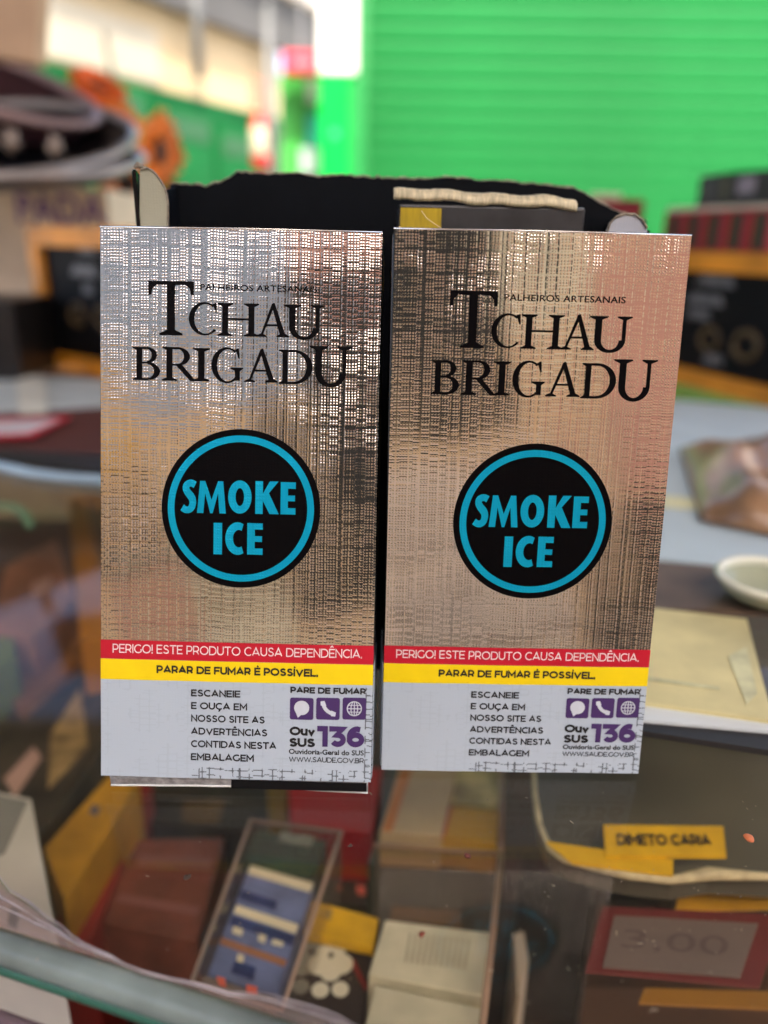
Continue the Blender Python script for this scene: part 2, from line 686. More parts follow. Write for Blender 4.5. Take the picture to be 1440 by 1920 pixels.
_S = [(.62, .84)] + _a(.35, .77, .27, .23, 55, 180, 8) + [(.10, .68), (.20, .56), (.35, .51), (.52, .45)] + _a(.34, .26, .31, .26, 20, -140, 12)[1:] + [(.02, .14)]
SANS = {
    'A': (.86, [[(0, 0), (.43, 1), (.86, 0)], [(.14, .27), (.72, .27)]]),
    'B': (.70, [[(0, 0), (0, 1), (.38, 1)] + _a(.38, .76, .24, .24, 90, -90) + [(0, .52)], [(.38, .52)] + _a(.40, .26, .28, .26, 90, -90) + [(0, 0)]]),
    'C': (.78, [_a(.48, .5, .48, .5, 48, 312, 22)]),
    'D': (.82, [[(0, 0), (0, 1), (.36, 1)] + _a(.36, .5, .46, .5, 90, -90, 16) + [(0, 0)]]),
    'E': (.60, [[(.60, 1), (0, 1), (0, 0), (.60, 0)], [(0, .51), (.53, .51)]]),
    'F': (.58, [[(.58, 1), (0, 1), (0, 0)], [(0, .48), (.50, .48)]]),
    'G': (.84, [_a(.48, .5, .48, .5, 48, 320, 22) + [(.84, .48)]]),
    'I': (.02, [[(.01, 0), (.01, 1)]]),
    'L': (.55, [[(0, 1), (0, 0), (.55, 0)]]),
    'M': (.88, [[(0, 0), (0, 1), (.44, .30), (.88, 1), (.88, 0)]]),
    'N': (.74, [[(0, 0), (0, 1), (.74, 0), (.74, 1)]]),
    'O': (.98, [_a(.49, .5, .49, .5, 90, 450, 32)]),
    'P': (.64, [[(0, 0), (0, 1), (.34, 1)] + _a(.34, .68, .30, .32, 90, -90) + [(0, .36)]]),
    'R': (.66, [[(0, 0), (0, 1), (.34, 1)] + _a(.34, .68, .30, .32, 90, -90) + [(0, .36)], [(.38, .36), (.66, 0)]]),
    'S': (.66, [_S]),
    'T': (.72, [[(0, 1), (.72, 1)], [(.36, 1), (.36, 0)]]),
    'U': (.72, [[(0, 1), (0, .38)] + _a(.36, .38, .36, .38, 180, 360, 14) + [(.72, 1)]]),
    'V': (.86, [[(0, 1), (.43, 0), (.86, 1)]]),
    'W': (1.26, [[(0, 1), (.32, 0), (.63, .95), (.94, 0), (1.26, 1)]]),
    'u': (.52, [[(0, .72), (0, .28)] + _a(.26, .28, .26, .28, 180, 360, 10) + [(.52, .72)], [(.52, .3), (.52, 0)]]),
    'v': (.58, [[(0, .72), (.29, 0), (.58, .72)]]),
    '1': (.26, [[(0, 1), (.26, 1), (.26, 0)]]),
    '3': (.60, [[(.04, 1), (.56, 1), (.28, .60), (.34, .60)] + _a(.33, .30, .27, .30, 80, -150, 16)]),
    '6': (.62, [[(.54, .97)] + _a(.42, .52, .40, .50, 95, 180, 10) + [(.02, .36)], _a(.32, .31, .30, .31, 90, 450, 24)]),
    '!': (.02, [[(.01, .34), (.01, 1)], [(.01, -.02), (.01, .06)]]),
    '.': (.02, [[(.01, -.02), (.01, .06)]]),
}


def sans(s, w, gap=.30):
    """monoline capitals, stroke width w in cap heights; returns flat verts and faces"""
    V, F = [], []
    x = 0.0

    def stroke(pts):
        pts = [(w / 2 + p[0], w / 2 + p[1] * (1 - w)) for p in pts]
        n_ = len(pts)
        L_, Rr = [], []
        closed = math.dist(pts[0], pts[-1]) < 1e-6
        for i, p in enumerate(pts):
            a = pts[i - 1] if i > 0 else (pts[-2] if closed else p)
            b = pts[i + 1] if i < n_ - 1 else (pts[1] if closed else p)
            d1 = Vector((p[0] - a[0], p[1] - a[1]))
            d2 = Vector((b[0] - p[0], b[1] - p[1]))
            if d1.length < 1e-9:
                d1 = d2
            if d2.length < 1e-9:
                d2 = d1
            d1.normalize()
            d2.normalize()
            n1 = Vector((-d1.y, d1.x))
            n2 = Vector((-d2.y, d2.x))
            mm_ = n1 + n2
            if mm_.length < .3:
                mm_ = n1
            mm_.normalize()
            k = min(2.2, 1 / max(.35, mm_.dot(n1)))
            off = mm_ * (w / 2 * k)
            if not closed and i == 0:
                p = (p[0] - d2.x * w * .5 * (abs(d2.x) < .01 or abs(d2.y) < .01), p[1] - d2.y * w * .5 * (abs(d2.x) < .01 or abs(d2.y) < .01))
            if not closed and i == n_ - 1:
                p = (p[0] + d1.x * w * .5 * (abs(d1.x) < .01 or abs(d1.y) < .01), p[1] + d1.y * w * .5 * (abs(d1.x) < .01 or abs(d1.y) < .01))
            L_.append((p[0] + off.x, p[1] + off.y))
            Rr.append((p[0] - off.x, p[1] - off.y))
        b0 = len(V)
        for l_, r_ in zip(L_, Rr):
            V.append((min(max(l_[0], -.06), 9), l_[1]))
            V.append((min(max(r_[0], -.06), 9), r_[1]))
        for i in range(n_ - 1):
            q = b0 + i * 2
            F.append((q, q + 2, q + 3, q + 1))
    for ch in s:
        if ch == ' ':
            x += .42
            continue
        base = {'É': 'E', 'Ê': 'E', 'Í': 'I', 'Ç': 'C'}.get(ch, ch)
        wd_, strokes = SANS[base]
        strokes = [list(q) for q in strokes]
        if ch in 'ÉÍ':
            strokes.append([(wd_ / 2 - .04, 1.28), (wd_ / 2 + .12, 1.46)])
        if ch == 'Ê':
            strokes.append([(wd_ / 2 - .18, 1.26), (wd_ / 2, 1.44), (wd_ / 2 + .18, 1.26)])
        if ch == 'Ç':
            strokes.append([(.46, -.02), (.52, -.18), (.42, -.34), (.32, -.30)])
        k0 = len(V)
        for q in strokes:
            stroke(q)
        for i in range(k0, len(V)):
            V[i] = (V[i][0] + x, V[i][1])
        x += wd_ + w * .8 + gap * .8
    return V, F


# ------------------------------------------------------------------ setting: floor, added shade roof, unseen rear wall
FLOOR_Z = -0.96
floor = struct(box('floor', (-30, -30, FLOOR_Z - .05), (30, 30, FLOOR_Z),
                   mat('market floor', (.55, .50, .43), .6, 0, .2, 3)))
roof_m = mat('shade roof sheet', (.15, .105, .075), .7, 0, .15, 5)
struct(box('unseen_shade_roof', (-2.4, -.89, 1.50), (2.2, 2.3, 1.54), roof_m))  # unseen roof, added to keep sun off the counter and dim glass reflections
# unseen rear wall with panels invented to colour the foil's reflections
tanw = mat('ochre plaster', (.78, .53, .33), .8, 0, .18, 6)
salm = mat('salmon paint', (.56, .27, .21), .7, 0, .15, 6)
beig = mat('beige paint', (.82, .72, .55), .7, 0, .12, 6)
pinkb = mat('rose beige paint', (.84, .66, .56), .7, 0, .12, 6)
darkd = mat('dark doorway', (.02, .018, .018), .7, 0, .2, 6)
rw = box('rear_wall', (-2.6, -1.42, FLOOR_Z), (2.6, -1.34, 1.40), tanw)
struct(rw)
YB = -1.34
for nm, x0, x1, z0, z1, mt in (
        ('added_grey_band', -1.1, -.24, .62, 1.38, mat('blue grey paint', (.34, .40, .52), .7, 0, .1, 6)), ('reflection_panel', -.22, .29, .12, .93, darkd), ('added_panel', -.22, .30, .95, 1.38, salm), ('added_panel', .30, .48, .30, .66, beig),  # band added for bluish reflections; dark panel stands in for the mirrored photographer
        ('added_panel', .50, .90, .02, .66, salm), ('added_panel', -.10, .45, -.60, .03, pinkb),
        ('added_panel', -.60, -.46, -.06, .22, salm), ('added_panel', -.44, -.20, -.30, .20, beig),
        ('dark_reflection_panel', .56, .95, -.80, -.02, darkd), ('added_panel', -.74, -.66, .40, .56, mat('amber paint', (.72, .40, .05), .6))):
    setp(box(nm, (x0, YB, z0), (x1, YB + .03, z1), mt), rw)

# invented dark shelves and cartons, added to vary the foil's reflections
for zz in (-.42, -.16, .20):
    setp(box('added_shelf', (-1.9, YB + .001, zz), (-.17, YB + .12, zz + .022), darkd), rw)
    xx = -1.9
    while xx < -.22:
        w_ = random.uniform(.03, .09)
        h_b = random.uniform(.05, .12)
        setp(box('added_carton', (xx, YB + .01, zz + .023), (xx + w_, YB + .10, zz + .023 + h_b),
                 random.choice((tanw, beig, beig, darkd, pinkb, tanw))), rw)
        xx += w_ + random.uniform(.004, .05)
for zz in (-.50, -.30, -.12):
    setp(box('added_shelf', (.02, YB + .04, zz), (1.6, YB + .12, zz + .018), darkd), rw)

# ------------------------------------------------------------------ glass display counter
glass = glassmat('counter glass', (.95, .93, .88), .006, .045)
wood = mat('dark case wood', (.055, .022, .014), .5, 0, .35, 12, stretch=(1, 8, 1))
counter = thing('display_counter', (0, .3, FLOOR_Z), 'glass topped display counter that carries the two foil packs', 'display counter')
E0, E1 = on(-260, 1655), on(1500, 2225)          # front edge line of the pane
dirv = (E1 - E0).normalized()
FL, FR = E0 - dirv * .25, E0 + dirv * .75
pane_poly = [FL, FR, Vector((FR.x, .80, 0)), Vector((FL.x, .80, 0))]
pane = prism('glass_pane', pane_poly, -.006, glass, bevel=.0006)
setp(pane, counter)
SH = -.19
DEEP = 1.5          # how far down the goods lie under the pane
acr0 = glassmat('case side glass', (.95, .96, .95), .01)
setp(box('shelf', (-.62, -.08, SH - .01), (.62, .80, SH), wood), counter)
setp(box('case_side', (-.62, -.06, FLOOR_Z), (-.60, .80, -.008), acr0), counter)
setp(box('case_side', (.60, -.06, FLOOR_Z), (.62, .80, -.008), acr0), counter)
setp(box('case_back', (-.60, .785, FLOOR_Z), (.60, .80, -.008), acr0), counter)
edge_m = mat('ground glass edge', (.15, .19, .185), .35, 0, .45, 40, coat=.3)
nrmv = Vector((dirv.y, -dirv.x, 0)).normalized()
ex = [FL + dirv * t * .05 + nrmv * .0010 + Vector((0, 0, -.0031)) for t in range(21)]
setp(tube('glass_edge', ex, .0026, edge_m, seg=10), counter)
alu = mat('case rail', (.30, .30, .31), .35, .6, .15, 60)
ex2 = [p + nrmv * .008 + Vector((0, 0, -.010)) for p in ex]
setp(tube('edge_shadow_line', [p + nrmv * .0016 + Vector((0, 0, -.0022)) for p in ex], .0011, mat('teal edge shadow', (.02, .10, .07), .35), seg=8), counter)  # teal strip paints the shadow below the glass edge
setp(tube('front_rail', ex2, .0045, mat('mauve plastic rail', (.20, .13, .16), .4), seg=8), counter)

# a strip of old clear tape along the front edge
film = glassmat('old clear tape', (.80, .70, .73), .12, .22)
tp = []
N = 46
te = [(-200, 1500), (-90, 1580), (0, 1645), (60, 1705), (130, 1768), (250, 1818), (430, 1868), (560, 1892), (700, 1936), (900, 1998), (1100, 2075)]
tw = [on(x, y) for x, y in te]
for i in range(N):
    t = i / (N - 1) * (len(tw) - 1)
    k = min(int(t), len(tw) - 2)
    up_ = tw[k].lerp(tw[k + 1], t - k) - nrmv * (.0006 * sin(t * 2.1) + .0002 * sin(t * 7) + .0002 * random.random())
    base = E0 + dirv * (up_ - E0).dot(dirv)
    tp.append((base + Vector((0, 0, .0002)), up_ + Vector((0, 0, .0003))))
V, F = [], []
for a, b in tp:
    mid = (a + b) / 2 + Vector((0, 0, .0005))
    V += [a, a.lerp(mid, .5), mid, mid.lerp(b, .5) + Vector((0, 0, .0003)), b]
for i in range(N - 1):
    for k in range(4):
        F.append((i * 5 + k, i * 5 + k + 1, i * 5 + 5 + k + 1, i * 5 + 5 + k))
tape = obj('clear_tape', V, F, film, None, True)
md = tape.modifiers.new('thickness', 'SOLIDIFY')
md.thickness = .00012
tag(tape, 'strip of old wrinkled clear tape along the front edge of the glass', 'tape')
wr = C0 = mat('tape wrinkle', (.34, .30, .32), .3, 0, .3, 200)  # pale tubes paint the highlights along the tape's wrinkles
for f0, f1, ph in ((.97, .93, 0), (.72, .55, 1.3), (.45, .62, 2.6)):
    pts = []
    for i, (a, b) in enumerate(tp[4:38]):
        f_ = f0 + (f1 - f0) * i / 34 + .03 * sin(i * .22 + ph)
        pts.append(a.lerp(b, min(f_, 1)) + Vector((0, 0, .0007)))
    tube('wrinkle_highlight', pts, [.00013 * (.3 + abs(sin(i * .5 + ph))) for i in range(len(pts))], wr, tape, 5)


# ------------------------------------------------------------------ the foil packs
PW, PH, PD = .0560, .1110, .0215


def surf(x, z):
    """gentle swelling of the pack front, mm in, metres out"""
    return -(.00022 * (1 - (x / 28.0) ** 2) * (0.6 + .4 * sin(z / 111 * pi))
             + .00005 * sin(x * .33 + z * .11) + .00004 * sin(z * .27 - x * .1))


def printed(name, V2, F, mt, parent, lift):
    """flat print given in mm on the front face"""
    return obj(name, [(x / 1000, surf(x, z) - lift, z / 1000) for x, z in V2], F, mt, parent)


def gridplate(name, x0, x1, z0, z1, mt, parent, lift, nx, nz):
    V, F = [], []
    for j in range(nz + 1):
        for i in range(nx + 1):
            x, z = x0 + (x1 - x0) * i / nx, z0 + (z1 - z0) * j / nz
            V.append((x / 1000, surf(x, z) - lift, z / 1000))
    for j in range(nz):
        for i in range(nx):
            a = j * (nx + 1) + i
            F.append((a, a + 1, a + nx + 2, a + nx + 1))
    if True:
        V0 = list(V)
    # rim going back to the body, with its own vertices so that the front stays flat shaded at its border
    rim = [i for i in range(nx + 1)] + [j * (nx + 1) + nx for j in range(1, nz + 1)] + \
          [nz * (nx + 1) + i for i in range(nx - 1, -1, -1)] + [j * (nx + 1) for j in range(nz - 1, 0, -1)]
    n_ = len(rim)
    k = len(V)
    for r_ in rim:
        V.append(V0[r_])
    for r_ in rim:
        V.append((V0[r_][0], .0003, V0[r_][2]))
    for i in range(n_):
        F.append((k + i, k + (i + 1) % n_, k + n_ + (i + 1) % n_, k + n_ + i))
    return obj(name, V, F, mt, parent, True)


# left pack corners in the photograph -> millimetres on its front (affine fit of the measured corners)
def mm(px, py):
    t = (py - 420) / 1033.0
    xl = 187.0
    xr = 714.0 - 13.0 * t
    u = (px - xl) / (xr - xl)
    ytop = 421 + 17 * u
    ybot = 1454 + 12 * u
    # slight foreshortening up the leaning front
    s = (ybot - py) / (ybot - ytop)
    s = s * (1.0 + .012 * (1 - s))
    return -28 + 56 * u, 111 * s


def build_pack():
    p = thing('cigarette_pack', (0, 0, 0), 'x', 'cigarette pack', 'embossed foil packs standing on the glass')
    box('carton_body', (-PW / 2, 0, 0), (PW / 2, PD, PH - .0004), SIDE, p, .0009, 3, True)
    box('label_wrap', (-PW / 2 - .0001, .00015, .0002), (PW / 2 + .0001, PD - .0002, .0250), LABEL, p, .0009, 3, True)
    box('lid_top', (-PW / 2 + .0004, .0006, PH - .0006), (PW / 2 - .0004, PD - .0006, PH - .0001), FOILP, p, .0002)
    fp = gridplate('foil_front', -27.7, 27.8, 28.6, 110.8, FOIL, p, .00012, 36, 54)
    tube('foil_edge', [(-.0278, -.0001, .1109), (0, -.0003, .1110), (.0278, -.0001, .1109)], .0002, FOILP, p, 6)
    # --- product lettering on the foil
    lift = .00019

    def serif_word(name, spec):
        V, F = [], []
        for ch, x0, x1, y0, y1 in spec:          # picture box of each letter on the left pack
            xc = (x0 + x1) / 2
            a = mm(x0, (y0 + y1) / 2)[0]
            b = mm(x1, (y0 + y1) / 2)[0]
            zt, zb = mm(xc, y0)[1], mm(xc, y1)[1]
            v, f = fit(serif(ch), a, b, zb, zt)
            o = len(V)
            V += v
            F += [tuple(i + o for i in q) for q in f]
        printed(name, V, F, INK, fp, lift)
    serif_word('large_lettering', [('T', 279, 364, 523, 622), ('C', 355, 407, 562, 623), ('H', 408, 485, 565, 625),
                                   ('A', 480, 541, 565, 627), ('U', 530, 607, 569, 633)])
    serif_word('large_lettering', [('B', 250, 301, 643, 704), ('R', 304, 376, 644, 706), ('I', 362, 394, 646, 707),
                                   ('G', 397, 456, 645, 711), ('A', 458, 521, 648, 710), ('D', 522, 585, 651, 714),
                                   ('U', 579, 658, 645, 720)])
    a, b = mm(376, 527), mm(592, 548)
    V, F = fit(textmesh('PALHEIROS ARTESANAIS', .012, 1.05), a[0], b[0], b[1] + .1, a[1] - .2)
    printed('small_lettering', V, F, INK, fp, lift)
    # --- round badge
    cx_, cz_ = .6, 55.9
    rb = 15.95

    def disc(r0, r1, k=72, nr=6):
        V, F = [], []
        for j in range(nr + 1):
            r_ = r0 + (r1 - r0) * j / nr
            for i in range(k):
                a_ = 2 * pi * i / k
                V.append((cx_ + r_ * cos(a_), cz_ + r_ * sin(a_)))
        for j in range(nr):
            for i in range(k):
                i2 = (i + 1) % k
                F.append((j * k + i, j * k + i2, (j + 1) * k + i2, (j + 1) * k + i))
        if r0 < 1:
            F.append(tuple(range(k))[::-1])
        return V, F
    V, F = disc(.4, rb, 96, 9)
    bd = printed('round_badge', V, F, INK, p, .00024)
    V, F = disc(13.35, 14.7, 96, 2)
    printed('badge_ring', V, F, BLUE, bd, .00029)

    def heavy_word(name, spec):
        V, F = [], []
        for ch, x0, x1, y0, y1 in spec:
            a = mm(x0, (y0 + y1) / 2)[0]
            b = mm(x1, (y0 + y1) / 2)[0]
            xc = (x0 + x1) / 2
            v, f = fit(heavy(ch), a, b, mm(xc, y1)[1], mm(xc, y0)[1])
            o = len(V)
            V += v
            F += [tuple(i + o for i in q) for q in f]
        printed(name, V, F, BLUE, bd, .00029)
    heavy_word('badge_lettering', [('S', 340, 370, 889, 952), ('M', 371, 425, 892, 952), ('O', 429, 473, 891, 953),
                                   ('K', 480, 524, 893, 954), ('E', 527, 555, 895, 955)])
    heavy_word('badge_lettering', [('I', 402, 418, 970, 1029), ('C', 424, 458, 969, 1030), ('E', 465, 494, 971, 1030)])
    # --- warning label
    wl = gridplate('warning_label', -27.8, 27.85, .15, 28.55, LABEL, p, .00011, 14, 8)

    def band(name, z0, z1, mt):
        V, F = [], []
        for i in range(29):
            x = -27.8 + 55.65 * i / 28
            V += [(x, z0), (x, z1)]
        for i in range(28):
            F.append((i * 2, i * 2 + 2, i * 2 + 3, i * 2 + 1))
        return printed(name, V, F, mt, wl, .00017)
    band('red_band', 24.72, 28.6, RED)
    band('yellow_band', 20.45, 24.68, YEL)

    def line(name, s, x0, x1, y0, y1, mt, wt=.14, gap=.14):
        """y0..y1: picture rows of cap top and baseline"""
        a, b = mm(x0, (y0 + y1) / 2)[0], mm(x1, (y0 + y1) / 2)[0]
        xc = (x0 + x1) / 2
        zb_, zt_ = mm(xc, y1)[1], mm(xc, y0)[1]
        if wt:
            V, F = sans(s, wt, gap)
            v0, v1 = min(v[0] for v in V), max(v[0] for v in V)
            V = [(a + (v[0] - v0) / (v1 - v0) * (b - a), zb_ + v[1] * (zt_ - zb_)) for v in V]
        else:
            V, F = fit(textmesh(s, .02), a, b, zb_, zt_)
        # each stroke a few microns above the one before
        me_ = printed(name, V, F, mt, wl, .00025)
        return me_
    line('warning_text', 'PERIGO! ESTE PRODUTO CAUSA DEPENDÊNCIA.', 212, 681, 1204, 1221, PINKW, .13)
    line('warning_text', 'PARAR DE FUMAR É POSSÍVEL.', 295, 599, 1243, 1258, TINK, .24, .10)
    for i, (s, x1) in enumerate((('ESCANEIE', 453), ('E OUÇA EM', 466), ('NOSSO SITE AS', 499), ('ADVERTÊNCIAS', 504), ('CONTIDAS NESTA', 521), ('EMBALAGEM', 479))):
        y0 = 1286.5 + 24.6 * i
        line('information_text', s, 360, x1, y0, y0 + 13.5, TINK, .20)
    line('information_text', 'PARE DE FUMAR', 547, 689, 1282, 1294, TINK, .25, .10)
    line('information_text', 'Ouv', 546, 594, 1357, 1374, TINK, .27, .07)
    line('information_text', 'SUS', 546, 594, 1379, 1396, TINK, .27, .07)
    line('hotline_number', '136', 598, 687, 1356, 1396, PURP, .27, .10)
    line('information_text', 'Ouvidoria-Geral do SUS', 545, 686, 1401, 1411, TINK, 0)
    line('information_text', 'WWW.SAUDE.GOV.BR', 545, 686, 1416, 1426, TINK, .14, .10)
    # icon tiles
    for k, x0 in enumerate((546.5, 596, 645.5)):
        a, z1 = mm(x0, 1301)
        b, z0 = mm(x0 + 44, 1344)
        V = []
        r_ = .45
        for cx2, cz2, a0 in ((b - r_, z1 - r_, 0), (a + r_, z1 - r_, 90), (a + r_, z0 + r_, 180), (b - r_, z0 + r_, 270)):
            for q in range(5):
                an = R(a0 + 22.5 * q)
                V.append((cx2 + r_ * cos(an), cz2 + r_ * sin(an)))
        printed('icon_tile', V, [tuple(range(len(V)))], PURP, wl, .00022)
        cx2, cz2 = (a + b) / 2, (z0 + z1) / 2
        g = G()
        if k == 0:
            pts = [(cx2 + 1.55 * cos(R(q)), cz2 + .18 + 1.5 * sin(R(q))) for q in range(-95, 230, 13)]
            g.poly(pts + [(cx2 - .75, cz2 - 1.9)])
            nm = 'speech_symbol'
        elif k == 1:
            g.arc(cx2 + 1.5, cz2 + 1.5, 2.9, 2.9, 2.15, 2.15, 192, 258, k=14)
            g.poly([(cx2 - 1.55, cz2 + 1.5), (cx2 - .75, cz2 + 1.65), (cx2 - .35, cz2 + .7), (cx2 - 1.0, cz2 + .45), (cx2 - 1.5, cz2 + .7)])
            g.poly([(cx2 + 1.5, cz2 - 1.55), (cx2 + 1.65, cz2 - .75), (cx2 + .7, cz2 - .35), (cx2 + .45, cz2 - 1.0), (cx2 + .7, cz2 - 1.5)])
            nm = 'telephone_symbol'
        else:
            g.arc(cx2, cz2, 1.55, 1.55, 1.33, 1.33, 0, 360, k=30)
            g.arc(cx2, cz2, .78, 1.55, .58, 1.45, 0, 360, k=24)
            g.rect(cx2 - .1, cx2 + .1, cz2 - 1.4, cz2 + 1.4)
            g.rect(cx2 - 1.4, cx2 + 1.4, cz2 - .1, cz2 + .1)
            g.rect(cx2 - 1.2, cx2 + 1.2, cz2 + .62, cz2 + .78)
            g.rect(cx2 - 1.2, cx2 + 1.2, cz2 - .78, cz2 - .62)
            nm = 'globe_symbol'
        printed(nm, g.V, g.F, WHITE, wl, .00026)
    return p


def dup(root):
    c = root.copy()
    COL.objects.link(c)
    for ch in list(root.children):
        a = ch.copy()
        COL.objects.link(a)
        a.parent = c
        for g_ in list(ch.children):
            b = g_.copy()
            COL.objects.link(b)
            b.parent = a
    return c


def pose(o, x, y, z, yaw, lean, roll):
    Rz, Rx, Ry = Matrix.Rotation(yaw, 4, 'Z'), Matrix.Rotation(lean, 4, 'X'), Matrix.Rotation(roll, 4, 'Y')
    o.matrix_world = Matrix.Translation((x, y, z)) @ Rz @ Rx @ Ry


pack = build_pack()
pack2 = dup(pack)
pose(pack, -.02942, .13084, .00354, -.00794, -.27375, -.00072)
pose(pack2, .02842, .13826, .0010, .01251, -.13134, .00261)
for ch in pack2.children:                      # the second pack was printed slightly out of register
    if ch.name.startswith('round_badge'):
        ch.location = (.0008, 0, -.0005)
    for g_ in ch.children:
        if ch.name.startswith('foil_front'):
            g_.location = (.0013, 0, -.0006)
pack['label'] = 'silver foil pack on the left with a frayed flap under its lower edge'
pack2['label'] = 'silver foil pack on the right standing more upright with a clean lower edge'
# frayed bottom flap of the left pack
bm = bmesh.new()
nn = 40
rows = []
for j, (yy, zz) in enumerate(((.0006, .0002), (.0009, -.0011), (.0012, -.0019), (.0014, -.0024))):
    r_ = []
    for i in range(nn + 1):
        t = i / nn
        x = -.0262 + .0535 * t
        w_ = (.0002 * random.random() if j == 3 else 0) + .0005 * sin(t * pi) * (j > 0)
        r_.append(bm.verts.new((x, yy, zz + w_ - .0003 * t * (j > 1))))
    rows.append(r_)
for j in range(3):
    for i in range(nn):
        bm.faces.new((rows[j][i], rows[j][i + 1], rows[j + 1][i + 1], rows[j + 1][i]))
flap = put('bottom_flap', bm, mat('worn silver board', (.33, .33, .34), .4, .5, .5, 500), pack, True)
md = flap.modifiers.new('thickness', 'SOLIDIFY')
md.thickness = .0002
tube('flap_edge', [(-.0262 + .0535 * t / 20, .0011, -.0024 + .0005 * sin(t / 20 * pi) - .0003 * t / 20 + .0001 * random.random())
                   for t in range(21)], .00022, mat('white board edge', (.7, .7, .68), .8), pack, 5)
box('flap_black_board', (-.0010, .00035, -.0021), (.0270, .00075, -.0003), SIDE, pack)  # black part of the worn flap

# ------------------------------------------------------------------ torn display carton behind
black_in = mat('black carton', (.003, .004, .006), .7, 0, .25, 120, .12)
foilg = foilmat('greenish foil flap', (.36, .35, .26), .5, .1, .00004)
ct = thing('torn_carton', (0, .2, 0), 'black display carton with torn open top behind the two foil packs', 'carton')
YF, YR = .180, .2135
XL = at(257, 350, YF).x
XR = at(1213, 430, YF).x
# back panel with ragged top edge
key = [(318, 346), (340, 343), (385, 349), (412, 341), (432, 330), (445, 322), (520, 326), (560, 325), (590, 331), (640, 329),
       (700, 332), (760, 334), (850, 333), (900, 337), (960, 341), (1010, 344), (1040, 350), (1075, 352), (1095, 362), (1130, 384),
       (1165, 399), (1190, 405), (1212, 412)]
top = []
for (x0, y0), (x1, y1) in zip(key[:-1], key[1:]):
    k = max(1, int((x1 - x0) / 8))
    for i in range(k):
        t = i / k
        top.append(at(x0 + (x1 - x0) * t, y0 + (y1 - y0) * t + random.uniform(-2.0, 2.0), YR))
top.append(at(1213, 414, YR))
V, F = [], []
for i, p in enumerate(top):
    V += [p, p + Vector((0, .0007, -.0004 * random.random())), Vector((p.x, YR, .0005)), Vector((p.x, YR + .0007, .0005))]
Fp, Fe = [], []
for i in range(len(top) - 1):
    a, b = i * 4, i * 4 + 4
    Fp += [(a, b, b + 2, a + 2), (a + 1, a + 3, b + 3, b + 1)]
setp(obj('back_panel', V, Fp, black_in), ct)
# ragged grey paper edge of the tear
V2, F2 = [], []
for i, p in enumerate(top):
    e = .0001 + .00035 * random.random()
    V2 += [p + Vector((0, -.00025, -.0001)), p + Vector((0, .0002, e)), p + Vector((0, .0009, -.0002))]
for i in range(len(top) - 1):
    a, b = i * 3, i * 3 + 3
    F2 += [(a, b, b + 1, a + 1), (a + 1, b + 1, b + 2, a + 2), (a, a + 2, b + 2, b)]
setp(obj('torn_edge', V2, F2, PAPER), ct)
zl = at(257, 318, YF).z
zr = at(1213, 432, YF).z
setp(slab('side_wall', [(XL, YF, .0005), (XL, YR, .0005), (XL, YR, at(318, 350, YR).z), (XL, YF + .012, zl - .004), (XL, YF, zl)], .0007, black_in), ct)
setp(slab('side_wall', [(XR, YF, .0005), (XR, YR, .0005), (XR, YR, at(1213, 414, YR).z), (XR, YF, zr)], .0007, black_in), ct)
setp(box('carton_base', (XL, YF, .0004), (XR, YR, .0012), black_in), ct)
# rounded foil dust flaps turned towards the lens
fl = [at(262, 440, YF)] + [at(x, y, YF) for x, y in ((262, 322), (266, 316), (276, 315), (285, 319), (294, 328), (303, 341), (309, 352),
                                                     (313, 366), (314, 380), (314, 440))]
f1 = setp(slab('corner_flap', fl, .0006, foilg), ct)
setp(tube('flap_rim', [at(x, y, YF - .0002) for x, y in ((264, 318), (276, 315), (285, 319), (294, 328), (303, 341), (309, 352), (313, 366), (315, 380), (315, 430))],
          .00022, PAPER, seg=5), ct)
setp(tube('frayed_corner', [at(252, 314, YF), at(258, 309, YF), at(266, 313, YF + .001), at(275, 317, YF)], [.0003, .0007, .0006, .0002], PAPER, seg=6), ct)
setp(box('flap_black_edge', (XL - .0008, YF - .0002, .04), (XL + .0001, YF + .001, zl - .0003), SIDE), ct)  # thin black edge of the carton's side
fr_ = [at(x, y, YF) for x, y in ((1135, 470), (1137, 432), (1144, 418), (1156, 406), (1172, 401), (1190, 402), (1204, 412), (1213, 428), (1213, 470))]
f2 = setp(slab('corner_flap', fr_, .0006, foilmat('cool foil flap', (.50, .56, .66), .25, .5, .00003)), ct)
f2['label'] = 'bright silver flap at the right end of the carton'
setp(tube('flap_rim', [at(x, y, YF - .0002) for x, y in ((1137, 440), (1144, 418), (1156, 406), (1172, 401), (1190, 402), (1204, 412), (1213, 428))],
          .0003, PAPER, seg=5), ct)

# opened pack left inside the carton
ip = thing('opened_pack', (.03, .195, 0), 'dark opened pack with yellow end inside the torn carton, behind the right foil pack', 'cigarette pack')
Y1, Y2 = .1835, .2070
a0, a1 = at(738, 378, Y1), at(1098, 392, Y1)
ipm = mat('charcoal pack board', (.028, .028, .030), .35, 0, .3, 200)
setp(box('pack_body', (a0.x + .0012, Y1, .0015), (a1.x, Y2, a0.z - .0004), ipm, bevel=.0006), ip)
setp(box('yellow_end', (a0.x + .0016, Y1 - .00025, .03), (at(828, 390, Y1).x, Y1 - .00002, a0.z - .0012),
         mat('mustard print', (.42, .29, .01), .4, 0, .15, 200, stretch=(8, 1, 1))), ip)
